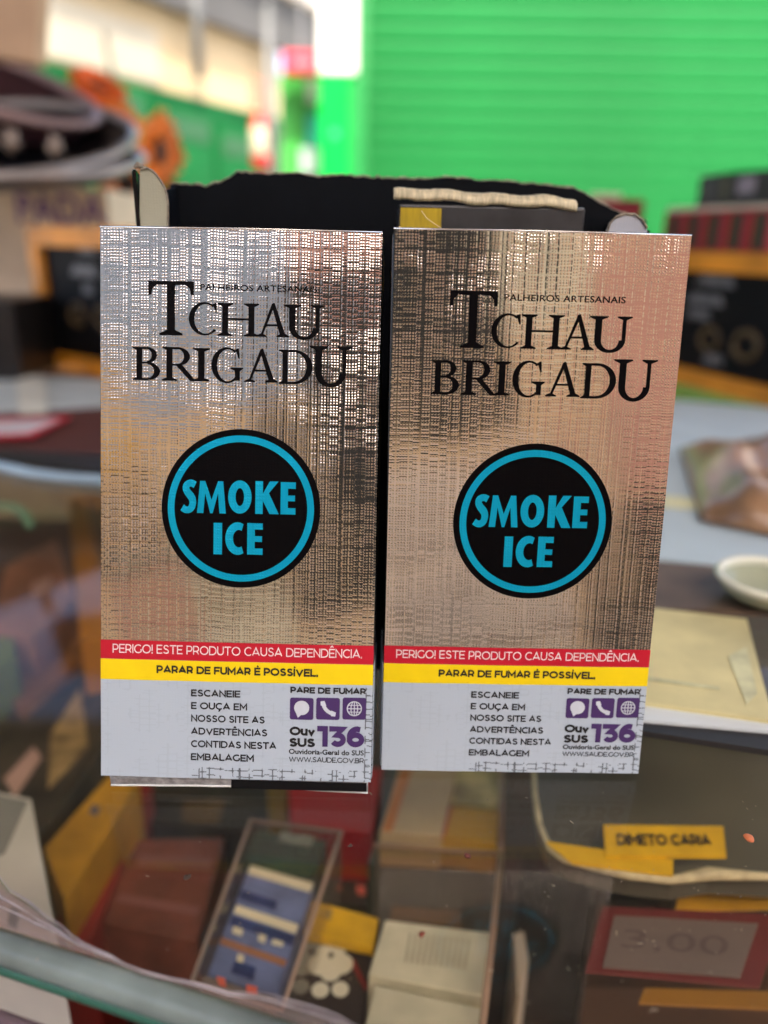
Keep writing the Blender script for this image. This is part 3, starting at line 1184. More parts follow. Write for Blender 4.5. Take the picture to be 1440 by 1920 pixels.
# curled cream inner liner over the top
V, F = [], []
nl = 40
for i in range(nl + 1):
    t = i / nl
    x = a0.x + (a1.x - .002 - a0.x) * t
    sag = .0002 * sin(t * 9) + .0002 * sin(t * 23 + 1) - .0014 * t * t
    for (dy, dz) in ((-.0004, .0002), (-.0009, .0009), (-.0005, .0018), (.001, .0026), (.005, .0030), (.010, .0028)):
        V.append((x, Y1 + dy, a0.z + dz + sag + random.uniform(-.0001, .0001)))
for i in range(nl):
    for k in range(5):
        a = i * 6 + k
        F.append((a, a + 1, a + 7, a + 6))
ln = obj('paper_liner', V, F, mat('cream liner', (.55, .47, .30), .6, 0, .3, 300, stretch=(6, 1, 1)), None, True)
md = ln.modifiers.new('t', 'SOLIDIFY')
md.thickness = .0003
setp(ln, ip)

# straw fibres caught on the right pack's top edge
straw = mat('straw', (.62, .47, .22), .6, 0, .1, 300)
for k, (pts, lab) in enumerate((
        ([(790, 395), (800, 409), (815, 420), (832, 431)], 'thin pale straw fibre sticking up from the right pack top edge'),
        ([(748, 424), (757, 430), (764, 436)], 'short straw crumb at the left corner of the right pack top'))):
    tag(tube('straw_fibre', [at(x, y, .1545) for x, y in pts], .00011, straw, seg=5), lab, 'straw fibre')

# crumbs and specks on the glass
seed_m = mat('dark crumb', (.05, .03, .02), .7)
crumb = []


def speck(px, py, r, mt, lab, nm='tobacco_crumb'):
    bm = bmesh.new()
    bmesh.ops.create_icosphere(bm, subdivisions=2, radius=r)
    s = random.random() * 6
    for v in bm.verts:
        k = 1 + .35 * sin(v.co.x * 9000 + s) * cos(v.co.y * 7000 + s)
        v.co = Vector((v.co.x * k * 1.3, v.co.y * k, v.co.z * .45 * k))
    bmesh.ops.rotate(bm, verts=bm.verts, cent=(0, 0, 0), matrix=Matrix.Rotation(s, 3, 'Z'))
    o = put(nm, bm, mt, None, True)
    P = on(px, py)
    o.location = (P.x, P.y, r * .42)
    return tag(o, lab, 'crumb')


speck(352, 1646, .00055, seed_m, 'round black crumb lying on the glass below the left pack')
speck(657, 1587, .0004, seed_m, 'black crumb on the glass below the gap between the packs')
speck(790, 1753, .0005, mat('red brown crumb', (.16, .03, .012), .6), 'red brown crumb on the glass above the white packs')
speck(876, 1606, .0006, mat('rust crumb', (.11, .02, .012), .6), 'rust coloured crumb on the glass below the right pack')
speck(1403, 1574, .0009, mat('orange flake', (.55, .15, .05), .6), 'orange flake on the glass at the right edge', 'orange_flake')
dm = mat('pale dust', (.34, .28, .20), .8)
bm = bmesh.new()
for i in range(120):
    px, py = random.uniform(0, 1440), random.uniform(1480, 1900)
    if random.random() < .55:
        px, py = random.uniform(850, 1440), random.uniform(1480, 1900)
    P = on(px, py)
    r = random.choice((.00008, .00010, .00014))
    l_ = random.choice((1, 1, 1, 1, 2, 3.5))
    a = random.random() * pi
    q = [P + Vector((cos(a) * u * r * l_ - sin(a) * w * r, sin(a) * u * r * l_ + cos(a) * w * r, .00006)) for u, w in ((-1, -.6), (1, -.5), (1, .6), (-1, .5))]
    t_ = P + Vector((0, 0, .00006 + r))
    vs = [bm.verts.new(v) for v in q]
    tv = bm.verts.new(t_)
    bm.faces.new(vs)
    for k in range(4):
        bm.faces.new((vs[k], vs[(k + 1) % 4], tv))
du = put('glass_dust', bm, dm)
du['kind'] = 'stuff'
tag(du, 'pale dust specks and scratches scattered over the glass', 'dust')

exec_parts = True
# ------------------------------------------------------------------ goods under the glass
m_ = {}


def C(name, c, rough=.5, **k):
    if name not in m_:
        m_[name] = mat(name, c, rough, **k)
    return m_[name]


def P4(pts, Z):
    return [on(x, y, Z) for x, y in pts]


def good(name, pts, Z, mt, label, cat, group=None, parts=(), base=SH, bevel=.0006):
    """carton lying in the case: top outline at height Z, solid down to the shelf; parts = printed fields"""
    poly = P4(pts, Z)
    c = sum(poly, Vector()) / len(poly)
    t = thing(name, (c.x, c.y, base), label, cat, group)
    b = prism('carton_body', poly, (base if base == SH else base * DEEP) + .0005, mt, bevel=bevel)
    setp(b, t)
    for nm, q, pm in parts:
        z = Z + .0002
        setp(prism(nm, P4(q, z), Z * DEEP - .0004, pm), t)
    return t


maroon = C('maroon board', (.07, .012, .010))
redb = C('bright red board', (.46, .006, .008))
brick = C('red brown board', (.17, .050, .032), var=.5, scale=50)
amber = C('amber board', (.46, .23, .012), var=.3, scale=60)
yello = C('yellow card', (.66, .39, .008), var=.2, scale=80)
greyw = C('grey white board', (.50, .48, .43), var=.12)
offw = C('off white board', (.52, .50, .38), var=.28, scale=45)
darkb = C('dark olive board', (.030, .026, .018), var=.5, scale=60)
camo = C('black camouflage print', (.035, .028, .018), var=.85, scale=45)
tanc = C('tan leaf print', (.30, .20, .08), var=.6, scale=90)
bluec = C('slate blue board', (.14, .18, .36), var=.25, scale=120)
navy = C('navy print', (.025, .04, .15), var=.3, scale=120)
greenc = C('bottle green board', (.025, .065, .042), var=.3, scale=80)
creamc = C('cream strip', (.72, .66, .48), var=.1)
rose = C('coral print', (.80, .16, .11), var=.1)
orang = C('orange board', (.60, .20, .03), var=.25, scale=60)
blackc = C('black print', (.012, .011, .012))

good('white_carton', [(-70, 1470), (58, 1497), (70, 1560), (112, 1785), (20, 1735), (-70, 1690)], -.045, greyw,
     'grey white carton with an open flap at the lower left under the glass', 'carton',
     parts=[('carton_flap', [(-60, 1478), (52, 1502), (8, 1600), (-60, 1620)], C('grey flap', (.20, .20, .18))),
            ('ink_smudge', [(18, 1700), (36, 1706), (32, 1740), (14, 1732)], blackc)])
good('camouflage_carton', [(-60, 1405), (185, 1180), (205, 1385), (60, 1590), (-60, 1500)], -.070, camo,
     'black carton with tan leaf camouflage print under the glass left of the left pack', 'carton',
     parts=[('leaf_print', [(95, 1375), (150, 1290), (165, 1400), (90, 1480)], tanc),
            ('pale_print', [(8, 1460), (62, 1400), (78, 1420), (28, 1495)], C('dusty rose print', (.40, .25, .20)))])
good('amber_carton', [(205, 1452), (262, 1462), (120, 1690), (82, 1590)], -.062, amber,
     'amber yellow carton edge with dark emblem, slanting under the left pack', 'carton',
     parts=[('emblem', [(172, 1508), (190, 1512), (182, 1530), (166, 1524)], C('dim emblem', (.12, .10, .12)))])
good('red_carton', [(262, 1464), (285, 1470), (170, 1760), (105, 1790), (110, 1700), (122, 1690)], -.075, C('dark red board', (.26, .02, .015)),
     'narrow dark red carton beside the amber carton', 'carton')
good('maroon_tray', [(215, 1530), (455, 1548), (375, 1860), (105, 1790)], -.10, maroon,
     'maroon tray holding a red brown box under the glass', 'tray', bevel=.002)
good('red_brown_box', [(238, 1575), (420, 1570), (372, 1765), (188, 1728)], -.078, brick,
     'red brown box in the maroon tray under the glass', 'box', base=-.0995,
     parts=[('faded_label', [(262, 1602), (398, 1608), (392, 1630), (256, 1622)], C('mauve label', (.22, .09, .08))),
            ('faded_label', [(225, 1675), (375, 1700), (368, 1716), (218, 1690)], C('mauve label', (.22, .09, .08)))])
good('olive_box', [(270, 1400), (545, 1400), (525, 1560), (225, 1540)], -.085, darkb,
     'dark olive box under the glass below the left pack', 'box',
     parts=[('gold_print', [(345, 1500), (420, 1500), (410, 1545), (340, 1540)], C('dim gold print', (.10, .065, .025), var=.5))])
good('scarlet_pack', [(540, 1440), (715, 1440), (700, 1560), (545, 1548)], -.060, redb,
     'bright red pack under the glass below the gap between the foil packs', 'cigarette pack')
good('mustard_pack', [(500, 1440), (537, 1440), (540, 1548), (505, 1550)], -.066, C('mustard board', (.20, .13, .01)),
     'narrow mustard pack at the left of the bright red pack', 'cigarette pack')
# sleeve of packs
acr = glassmat('clear acrylic', (.90, .86, .82), .05, .08)
sl = thing('acrylic_sleeve', tuple(on(500, 1700, -.075)), 'clear acrylic sleeve holding green and blue packs under the glass', 'pack holder')
fr_pts = [(470, 1538), (640, 1560), (528, 1895), (360, 1842)]
for i in range(4):
    a, b = on(*fr_pts[i], -.048), on(*fr_pts[(i + 1) % 4], -.048)
    setp(slab('sleeve_wall', [a, b, Vector((b.x, b.y, SH + .001)), Vector((a.x, a.y, SH + .001))], .0012, acr), sl)
setp(tube('sleeve_rim', [on(x, y, -.048) for x, y in fr_pts], .0007, C('dusty acrylic rim', (.30, .21, .17)), closed=True, seg=6), sl)
gp = 'packs standing in the acrylic sleeve'
good('green_pack', [(482, 1556), (612, 1576), (588, 1650), (455, 1612)], -.058, greenc, 'dark green pack at the top of the acrylic sleeve', 'cigarette pack', gp,
     parts=[('silver_lettering', [(528, 1558), (590, 1568), (582, 1588), (522, 1576)], C('silver print', (.34, .40, .36), var=.5, scale=300))])
good('blue_pack', [(468, 1620), (590, 1655), (566, 1732), (440, 1692)], -.056, bluec, 'slate blue pack directly below the dark green pack', 'cigarette pack', gp,
     parts=[('cream_strip', [(470, 1622), (588, 1656), (582, 1672), (464, 1637)], creamc),
            ('navy_print', [(452, 1668), (520, 1690), (516, 1706), (448, 1684)], navy)])
good('blue_pack', [(440, 1695), (562, 1735), (542, 1800), (414, 1755)], -.056, bluec, 'blue pack with two rows of pale marks in the middle of the sleeve', 'cigarette pack', gp,
     parts=[('cream_strip', [(443, 1696), (560, 1734), (555, 1750), (438, 1711)], creamc),
            ('navy_print', [(436, 1716), (554, 1755), (548, 1772), (430, 1732)], navy),
            ('pale_mark', [(438, 1736), (456, 1742), (453, 1754), (435, 1748)], creamc),
            ('pale_mark', [(486, 1750), (500, 1754), (496, 1768), (483, 1762)], creamc),
            ('pale_mark', [(512, 1760), (532, 1766), (529, 1774), (509, 1769)], creamc)])
good('blue_pack', [(412, 1757), (540, 1802), (520, 1868), (388, 1826)], -.056, bluec, 'blue pack with an orange strip at the bottom of the sleeve', 'cigarette pack', gp,
     parts=[('orange_strip', [(416, 1757), (538, 1800), (534, 1812), (412, 1769)], C('dull orange strip', (.36, .16, .08))),
            ('navy_print', [(440, 1800), (480, 1814), (474, 1836), (434, 1822)], navy),
            ('pale_mark', [(446, 1788), (458, 1792), (455, 1806), (443, 1802)], creamc)])
good('coral_marked_pack', [(385, 1828), (520, 1872), (514, 1892), (372, 1848)], -.054, C('grey mauve board', (.24, .19, .17)),
     'pack edge with two coral dots at the foot of the acrylic sleeve', 'cigarette pack',
     parts=[('coral_dot', [(406, 1830), (422, 1834), (424, 1850), (410, 1846)], rose),
            ('coral_dot', [(462, 1846), (482, 1850), (482, 1866), (462, 1862)], rose)])
good('dark_pack', [(600, 1590), (712, 1600), (700, 1700), (585, 1690)], -.075, darkb,
     'dark pack with coral dot above the yellow label strip', 'cigarette pack',
     parts=[('coral_dot', [(668, 1660), (686, 1662), (686, 1678), (670, 1676)], rose)])
good('yellow_label', [(580, 1686), (710, 1722), (700, 1778), (568, 1748)], -.060, yello,
     'yellow label strip with a small grey stamp between the sleeve and the white packs', 'price label', bevel=.0003, base=-.0625,
     parts=[('grey_stamp', [(598, 1700), (624, 1706), (620, 1724), (594, 1717)], C('stamp ink', (.34, .24, .07)))])
ep = good('black_emblem_pack', [(560, 1752), (700, 1782), (680, 1935), (530, 1900)], -.064, C('soft black board', (.035, .026, .026)),
          'black pack with a round white blossom emblem below the yellow label', 'cigarette pack',
          parts=[('red_slash', [(655, 1800), (664, 1798), (690, 1850), (684, 1858)], C('deep red print', (.25, .02, .02)))])
# blossom emblem: round lobes
em = C('white emblem ink', (.70, .70, .60))
g = G()
cE = on(620, 1812, -.0636)
ux = Vector((1, .06, 0)).normalized()
uy = Vector((-.06, 1, 0)).normalized()
VV, FF = [], []
for k, (dx, dy, r_) in enumerate(((-.0026, .0006, .0030), (.0026, .0006, .0030), (0, -.0016, .0026), (-.0018, .0044, .0017), (.0020, .0044, .0017),
                                 (0, .0054, .0013), (-.0024, -.0064, .0021), (.0024, -.0064, .0021))):
    b0 = len(VV)
    for i in range(16):
        a = 2 * pi * i / 16
        VV.append(cE + ux * (dx + r_ * cos(a)) * 1.2 + uy * (dy + r_ * sin(a)) * 1.2 + Vector((0, 0, .00003 * k)))
    FF.append(tuple(range(b0, b0 + 16)))
setp(obj('blossom_emblem', VV, FF, em), ep)
good('white_pack', [(722, 1724), (920, 1748), (908, 1868), (690, 1828)], -.056, offw,
     'off white pack with faint print lines, the upper one below the right foil pack', 'cigarette pack', 'white packs under the glass',
     parts=[('print_line', [(x, 1748 + (x - 760) * .1), (x + 4, 1749 + (x - 760) * .1), (x - 6, 1805 + (x - 760) * .1), (x - 10, 1804 + (x - 760) * .1)],
             C('faded print', (.34, .31, .24))) for x in range(768, 880, 11)])
good('white_pack', [(702, 1846), (905, 1890), (898, 2010), (676, 1960)], -.056, offw,
     'off white pack at the bottom edge of the photograph, below the upper white pack', 'cigarette pack', 'white packs under the glass')
good('brown_pack', [(742, 1640), (872, 1648), (866, 1738), (730, 1722)], -.074, C('brown gold board', (.17, .095, .03), var=.3),
     'brown pack with pale lettering above the upper white pack', 'cigarette pack',
     parts=[('pale_lettering', [(750, 1650), (862, 1660), (860, 1680), (748, 1668)], C('pale lettering', (.36, .36, .29), var=.5, scale=250))])
good('cream_pack', [(748, 1440), (858, 1440), (828, 1568), (712, 1560)], -.052, C('warm cream board', (.58, .44, .24), var=.2),
     'cream pack under the glass below the left part of the right foil pack', 'cigarette pack', base=-.0618,
     parts=[('orange_end', [(750, 1443), (772, 1443), (735, 1558), (716, 1557)], orang)])
good('gold_pack', [(846, 1440), (938, 1440), (934, 1516), (840, 1506)], -.054, C('gold green board', (.46, .40, .17), var=.6, scale=90),
     'pale gold pack above the yellow pack under the right foil pack', 'cigarette pack', base=-.0618)
good('yellow_pack', [(838, 1510), (936, 1520), (932, 1582), (822, 1568)], -.053, C('warm yellow board', (.58, .33, .02)),
     'warm yellow pack beside the cream pack', 'cigarette pack', base=-.0618,
     parts=[('red_edge', [(838, 1511), (848, 1512), (834, 1568), (824, 1567)], C('orange red print', (.5, .08, .02)))])
good('green_black_box', [(735, 1425), (950, 1425), (930, 1636), (690, 1618)], -.062, C('dark teal board', (.045, .055, .045), var=.4),
     'dark greenish box under the cream and yellow packs', 'box',
     parts=[('coral_dot', [(742, 1600), (760, 1602), (759, 1616), (742, 1614)], rose),
            ('pale_bar', [(795, 1598), (930, 1612), (929, 1628), (794, 1612)], C('grey green bar', (.22, .23, .18)))])
# dusty divider frame
dv = thing('acrylic_divider', tuple(on(920, 1750, -.07)), 'dusty clear divider standing to the right of the white packs', 'divider')
for (x0, y0), (x1, y1) in (((940, 1600), (905, 1925)), ((700, 1585), (940, 1600)), ((940, 1440), (940, 1600))):
    a, b = on(x0, y0, -.05), on(x1, y1, -.05)
    setp(slab('divider_wall', [a, b, Vector((b.x, b.y, SH + .001)), Vector((a.x, a.y, SH + .001))], .0012, acr), dv)
    setp(tube('divider_rim', [a, b], .0009, C('brown dusty rim', (.26, .16, .11)), seg=6), dv)
good('shell_shape', [(962, 1750), (982, 1745), (992, 1800), (978, 1868), (970, 1862)], -.07, C('pale shell board', (.48, .40, .33)),
     'small pale pointed card standing in the dark gap right of the divider', 'card')
good('brown_bag', [(980, 1600), (1110, 1640), (1110, 1920), (950, 1920)], -.10, C('dark brown paper', (.03, .014, .009), var=.5, scale=40),
     'dark brown paper bag in the gap beside the red framed price card', 'bag')
# big dark tray with a cream rolled lip, on the right
tr = thing('dark_tray', tuple(on(1250, 1500, -.04)), 'large dark grey tray with a cream rolled lip under the glass at the right', 'tray')
lip = [(1000, 1435), (1003, 1490), (1012, 1545), (1030, 1590), (1060, 1610), (1110, 1625), (1180, 1640), (1260, 1650), (1330, 1638), (1450, 1644), (1560, 1650)]
ZT = -.030
poly = [on(x, y, ZT - .004) for x, y in lip] + [on(1600, 1340, ZT - .004), on(1010, 1360, ZT - .004)]
setp(box('tray_foot', (.10, .20, SH + .0005), (.20, .26, -.059), darkb), tr)
setp(prism('tray_body', poly, -.058, C('dark grey tray', (.075, .070, .052), .35, var=.35, scale=14)), tr)
setp(tube('rolled_lip', [on(x, y, ZT) for x, y in lip], [.0006, .0007, .0008, .0009, .0012, .0010, .0013, .0011, .0017, .0009, .0009],
          C('cream lip', (.50, .43, .27), var=.3, scale=200)), tr)


def label_card(pts, Z, mt, s, box_, label, ink=None, frame=None, group=None, nm='price_label', bold=.01):
    poly = P4(pts, Z)
    c = sum(poly, Vector()) / 4
    t = thing(nm, tuple(c), label, 'price label', group)
    if frame:
        zw = Z * DEEP if Z < -.02 else Z
        setp(prism('card_frame', poly, zw - .0008, frame), t)
        inner = P4(box_[0], Z + .0004)
        setp(prism('card_face', inner, zw - .0002, mt), t)
        poly = inner
        Z = Z + .0004
    else:
        setp(prism('card_face', poly, (Z * DEEP if Z < -.02 else Z) - .0008, mt), t)
    if s:
        a, b, d = poly[3], poly[2], poly[0]
        U = (b - a).normalized()
        Vv = (d - a).normalized()
        w, h = (b - a).length, (d - a).length
        text_on('lettering', s, a + U * w * .1 + Vv * h * .3, U, Vv, w * .8, h * .42, ink or blackc, t, 0.0, .0003)
    return t


label_card([(1132, 1546), (1356, 1549), (1362, 1606), (1136, 1604)], -.028, yello, 'DIMETO CARIA', None,
           'yellow label with black lettering on the dark tray')
label_card([(1024, 1577), (1262, 1612), (1262, 1640), (1075, 1617)], -.0285, yello, None, None,
           'yellow strip label on the front lip of the dark tray')
label_card([(1278, 1652), (1475, 1652), (1475, 1702), (1266, 1706)], -.045, amber, None, None,
           'plain amber label just above the red framed price card')
label_card([(1130, 1700), (1470, 1714), (1424, 1850), (1098, 1820)], -.040, C('greyed card', (.15, .115, .105)), '3,00',
           [[(1152, 1716), (1422, 1731), (1388, 1832), (1130, 1812)]], 'grey price card in a red frame at the lower right',
           ink=C('faint ink', (.105, .078, .08)), frame=C('wine red frame', (.13, .018, .018)), bold=.01)
label_card([(1208, 1852), (1475, 1860), (1475, 1893), (1198, 1880)], -.050, C('dull amber board', (.30, .14, .02)), None, None,
           'dull orange strip below the red framed price card')
good('brown_carton', [(1110, 1690), (1500, 1700), (1500, 1860), (1095, 1850)], -.075, C('brown board', (.055, .025, .012), var=.3),
     'brown carton lying under the red framed price card', 'carton')

# goods under the far part of the glass, left
good('orange_pack', [(128, 935), (158, 930), (215, 1190), (150, 1200)], -.050, C('burnt orange board', (.42, .16, .015)),
     'upright orange pack right beside the left edge of the left foil pack', 'cigarette pack')
good('tan_pack', [(160, 925), (215, 920), (240, 1170), (212, 1178)], -.052, C('tan board', (.22, .12, .06)),
     'tan pack squeezed behind the left foil pack', 'cigarette pack')
good('pink_brown_box', [(10, 1060), (105, 1010), (140, 1120), (60, 1190), (-20, 1180)], -.050, C('pink brown board', (.26, .11, .06), var=.4),
     'pinkish brown box under the glass at the left edge', 'box',
     parts=[('white_print', [(60, 1095), (95, 1080), (92, 1105), (60, 1118)], C('pinkish print', (.42, .24, .19)))])
good('orange_carton', [(-20, 1265), (150, 1110), (190, 1205), (40, 1330)], -.066, C('brown orange board', (.22, .085, .012), var=.35),
     'brown orange carton between the pinkish box and the camouflage carton', 'carton')
good('lime_pack', [(-40, 1130), (14, 1120), (30, 1230), (-40, 1270)], -.052, C('lime board', (.12, .15, .02), var=.3),
     'lime green pack at the very left edge under the glass', 'cigarette pack')
tag(tube('green_cord', [on(x, y, -.02) for x, y in ((-30, 950), (5, 948), (30, 952), (48, 965), (55, 985))], .0022, C('pale green cord', (.12, .26, .16))),  # thin pale green cord
    'short pale green cord at the left edge under the glass', 'cord')

# ------------------------------------------------------------------ things lying on the glass further back
far = C('maroon cloth', (.075, .014, .009), .8, var=.2)
tag(slab('maroon_cloth', [(-.60, .375, .0026), (-.105, .375, .0026), (-.105, .62, .0026), (-.60, .62, .0026)], .002, far, bevel=.0004),
    'dark maroon cloth lying left of the packs under the small price card', 'cloth')
bar = thing('counter_rail', (-.3, .36, 0), 'black rail with a bluish glass edge crossing the counter left of the packs', 'rail')
setp(slab('black_strip', [on(-60, 838, .004), on(200, 852, .004), on(200, 884, .004), on(-60, 850, .004)], .003, blackc), bar)
setp(tube('glass_lip', [on(x, y, .002) for x, y in ((-90, 858), (0, 874), (60, 888), (120, 896), (200, 902))], .0026,
          C('blue grey glass lip', (.30, .42, .52), .25)), bar)
label_card([(-60, 785), (134, 780), (62, 818), (-60, 822)], .006, C('pale mauve card', (.55, .50, .52)), None,
           [[(-50, 791), (112, 786), (52, 811), (-50, 815)]], 'white price card with a red border lying on the maroon cloth',
           frame=C('crimson frame', (.50, .02, .04)))
paper_m = C('grey paper', (.42, .46, .45), .8, var=.12)
tag(slab('grey_paper', [on(-80, 695, .003), on(200, 712, .003), on(200, 762, .003), on(-80, 778, .003)], .0012, paper_m),
    'grey paper sheet in front of the left framed board', 'paper')
tag(slab('cream_paper', [on(30, 700, .0045), on(85, 706, .0045), on(88, 772, .0045), on(36, 775, .0045)], .001, C('pale cream paper', (.55, .54, .46), .8)),
    'small cream slip on the grey paper at the left', 'paper')
blp = C('bluish white paper', (.48, .57, .60), .7, var=.06)
tag(slab('white_paper', [on(1180, 742, .003), on(1500, 770, .003), on(1520, 1075, .003), on(1150, 1040, .003)], .0016, blp),
    'bluish white paper sheet on the glass right of the right foil pack', 'paper')
tag(slab('yellow_sticker', [on(1225, 925, .0034), on(1305, 935, .0034), on(1312, 955, .0034), on(1222, 950, .0034)], .0003, C('pale yellow sticker', (.72, .70, .42))),
    'pale yellow sticker on the bluish white paper', 'sticker')
# brown plastic bag, pillow shaped
bag = []
nx, ny = 16, 12
c4 = [on(1272, 843, .004), on(1560, 838, .004), on(1560, 1030, .004), on(1312, 978, .004)]
V, F = [], []
for j in range(ny + 1):
    for i in range(nx + 1):
        s, t = i / nx, j / ny
        P = (c4[0].lerp(c4[1], s)).lerp(c4[3].lerp(c4[2], s), t)
        hgt = .016 * (sin(pi * s) ** .5) * (sin(pi * t) ** .5) * (1 + .35 * sin(s * 11 + t * 4) * cos(t * 9 - s * 5)) if 0 < s < 1 and 0 < t < 1 else 0
        V.append((P.x, P.y, .0048 + max(0, hgt)))
for j in range(ny):
    for i in range(nx):
        a = j * (nx + 1) + i
        F.append((a, a + 1, a + nx + 2, a + nx + 1))
bg = obj('brown_plastic_bag', V, F, C('glossy brown plastic', (.30, .17, .09), .35, var=.45, scale=40, coat=.2), None, True)
md = bg.modifiers.new('t', 'SOLIDIFY')
md.thickness = .0006
tag(bg, 'crumpled brown plastic bag on the bluish white paper at the right', 'bag')
# dark cover, yellow-white card with drawings, pale ring dish
tag(slab('brown_card', [on(1200, 1050, .003), on(1470, 1072, .003), on(1480, 1150, .003), on(1180, 1138, .003)], .0015,
         C('dark brown card', (.10, .065, .045), .5, var=.5, scale=30)), 'dark brown card between the white paper and the yellowish card', 'card')
yc = thing('yellowish_card', tuple(on(1300, 1240, 0)), 'thick pale yellow card with grey sketches right of the right foil pack', 'card')
setp(slab('card_body', [on(1190, 1135, .004), on(1400, 1160, .004), on(1450, 1350, .004), on(1170, 1310, .004)], .003, C('pale yellow board', (.60, .53, .27), .7, var=.35, scale=28)), yc)
for q in ([(1210, 1268), (1350, 1288), (1348, 1293), (1210, 1274)],
          [(1365, 1230), (1400, 1212), (1420, 1300), (1400, 1320)]):
    setp(slab('grey_sketch', [on(x, y, .0043) for x, y in q], .0002, C('grey green ink', (.54, .52, .30), var=.3, scale=150)), yc)
wc = slab('white_card', [on(1160, 1300, .0028), on(1520, 1345, .0028), on(1530, 1378, .0028), on(1150, 1345, .0028)], .002, C('cool white board', (.62, .66, .66), .6))
tag(wc, 'cool white card edge in front of the pale yellow card', 'card')
tag(slab('black_edging', [on(1150, 1347, .002), on(1530, 1382, .002), on(1530, 1420, .002), on(1150, 1362, .002)], .0015, blackc),
    'thin black edging strip in front of the white card', 'strip')
rd = thing('pale_dish', tuple(on(1430, 1125, .002)), 'pale green white round dish standing at the right edge behind the yellowish card', 'dish')
ctr = on(1440, 1122, .004)
lathe('dish_body', [(.0, .0), (.010, .0), (.0145, .003), (.0155, .0055), (.0148, .0060), (.0132, .0035), (.009, .0014), (.0, .0012)],
      C('pale celadon glaze', (.42, .45, .33), .2, var=.05), rd, 40).location = ctr - rd.location
lathe('dish_rim', [(.0146, .0054), (.0163, .0056), (.0170, .0070), (.0160, .0082), (.0146, .0078), (.0140, .0064), (.0146, .0054)],
      C('white glaze', (.80, .80, .66), .2), rd, 40).location = ctr - rd.location

# ------------------------------------------------------------------ framed boards and what stands on them
frame_m = C('orange wood', (.72, .27, .015), .45, var=.25, scale=30)
board_m = C('black board', (.006, .006, .007), .6, spec=.12)
gold_m = C('dim gold print', (.10, .065, .025), var=.5)
pale_m = C('dim grey print', (.12, .12, .13), var=.6, scale=150)


def framed(g0, g1, top0, label, fw_=.0145, texts=()):
    A, B = on(*g0), on(*g1)
    h = zat(A, top0)
    U = (B - A).normalized()
    Nn = Vector((U.y, -U.x, 0))
    Z = Vector((0, 0, 1))
    L_ = (B - A).length
    t = thing('framed_board', tuple((A + B) / 2), label, 'framed board', 'framed boards standing on the counter')
    dep = .022

    def q(u0, u1, z0, z1, off, th, mt, nm):
        P = [A + U * u0 + Z * z0, A + U * u1 + Z * z0, A + U * u1 + Z * z1, A + U * u0 + Z * z1]
        P = [p + Nn * off for p in P]
        bm = bmesh.new()
        f_ = [bm.verts.new(p) for p in P]
        b_ = [bm.verts.new(p - Nn * th) for p in P]
        bm.faces.new(f_)
        bm.faces.new(b_[::-1])
        for i in range(4):
            j = (i + 1) % 4
            bm.faces.new((f_[i], b_[i], b_[j], f_[j]))
        return setp(put(nm, bm, mt), t)
    q(0, L_, .001, fw_, 0, dep, frame_m, 'frame_rail')
    q(0, L_, h - fw_, h, 0, dep, frame_m, 'frame_rail')
    q(0, fw_, fw_ + .0002, h - fw_ - .0002, -.0002, dep - .0004, frame_m, 'frame_stile')
    q(L_ - fw_, L_, fw_ + .0002, h - fw_ - .0002, -.0002, dep - .0004, frame_m, 'frame_stile')
    q(fw_, L_ - fw_, fw_, h - fw_, -.006, .003, board_m, 'board_face')
    for kind, cu_, cz_, sz in texts:
        P = A + U * (cu_ * L_) + Z * (cz_ * h) - Nn * .0056
        if kind == 'ring':
            pts = [P + U * (sz * cos(2 * pi * i / 24)) + Z * (sz * .8 * sin(2 * pi * i / 24)) for i in range(24)]
            setp(tube('gold_ring', pts, sz * .2, gold_m, closed=True, seg=6), t)
        else:
            setp(slab('grey_lettering', [P + U * (-sz) + Z * (-.004), P + U * sz + Z * (-.004), P + U * sz * .8 + Z * .004, P + U * (-sz * .7) + Z * .004],
                      .0004, pale_m), t)
    return t, A, B, U, Nn, h


framed((80, 690), (330, 742), 424, 'orange framed black board left of and behind the left foil pack',
       texts=(('ring', .30, .42, .010), ('ring', .50, .42, .010), ('txt', .38, .72, .018), ('txt', .40, .60, .008), ('txt', .42, .86, .012)))
tR, A_, B_, U_, N_, h_ = framed((1150, 690), (1500, 782), 468, 'orange framed black board right of and behind the right foil pack',
                                texts=(('ring', .70, .38, .012), ('ring', .52, .38, .010), ('txt', .50, .80, .022), ('txt', .46, .66, .022), ('txt', .44, .55, .014),
                                       ('txt', .55, .24, .012)))
# packs standing on the right board
Zv = Vector((0, 0, 1))
row = 'packs in a row on the right framed board'
names = ('first', 'second', 'third', 'fourth', 'fifth')
L_ = (B_ - A_).length
cr, co, ct_ = C('crimson board', (.34, .01, .02)), C('dark olive print', (.045, .032, .008)), C('dark teal print', (.015, .04, .04))
lb = ('red pack at the left end of the row standing on the right board', 'second pack in the row, red with an olive panel, on the right board',
      'third pack in the row with a bright pink red side on the right board', 'last visible pack of the row at the right photo edge',
      'pack at the far right end of the row on the right board')
prev = None


def obox(P, U, N, u0, u1, d0, d1, z0, z1, mt, nm, t, bevel=0):
    bm = bmesh.new()
    vs = [bm.verts.new(P + U * u - N * d + Zv * z) for z in (z0, z1) for (u, d) in ((u0, d0), (u1, d0), (u1, d1), (u0, d1))]
    for f_ in ((0, 1, 2, 3), (4, 5, 6, 7), (0, 1, 5, 4), (1, 2, 6, 5), (2, 3, 7, 6), (3, 0, 4, 7)):
        bm.faces.new([vs[i] for i in f_])
    if bevel:
        bev(bm, bevel, 2)
    return setp(put(nm, bm, mt), t)


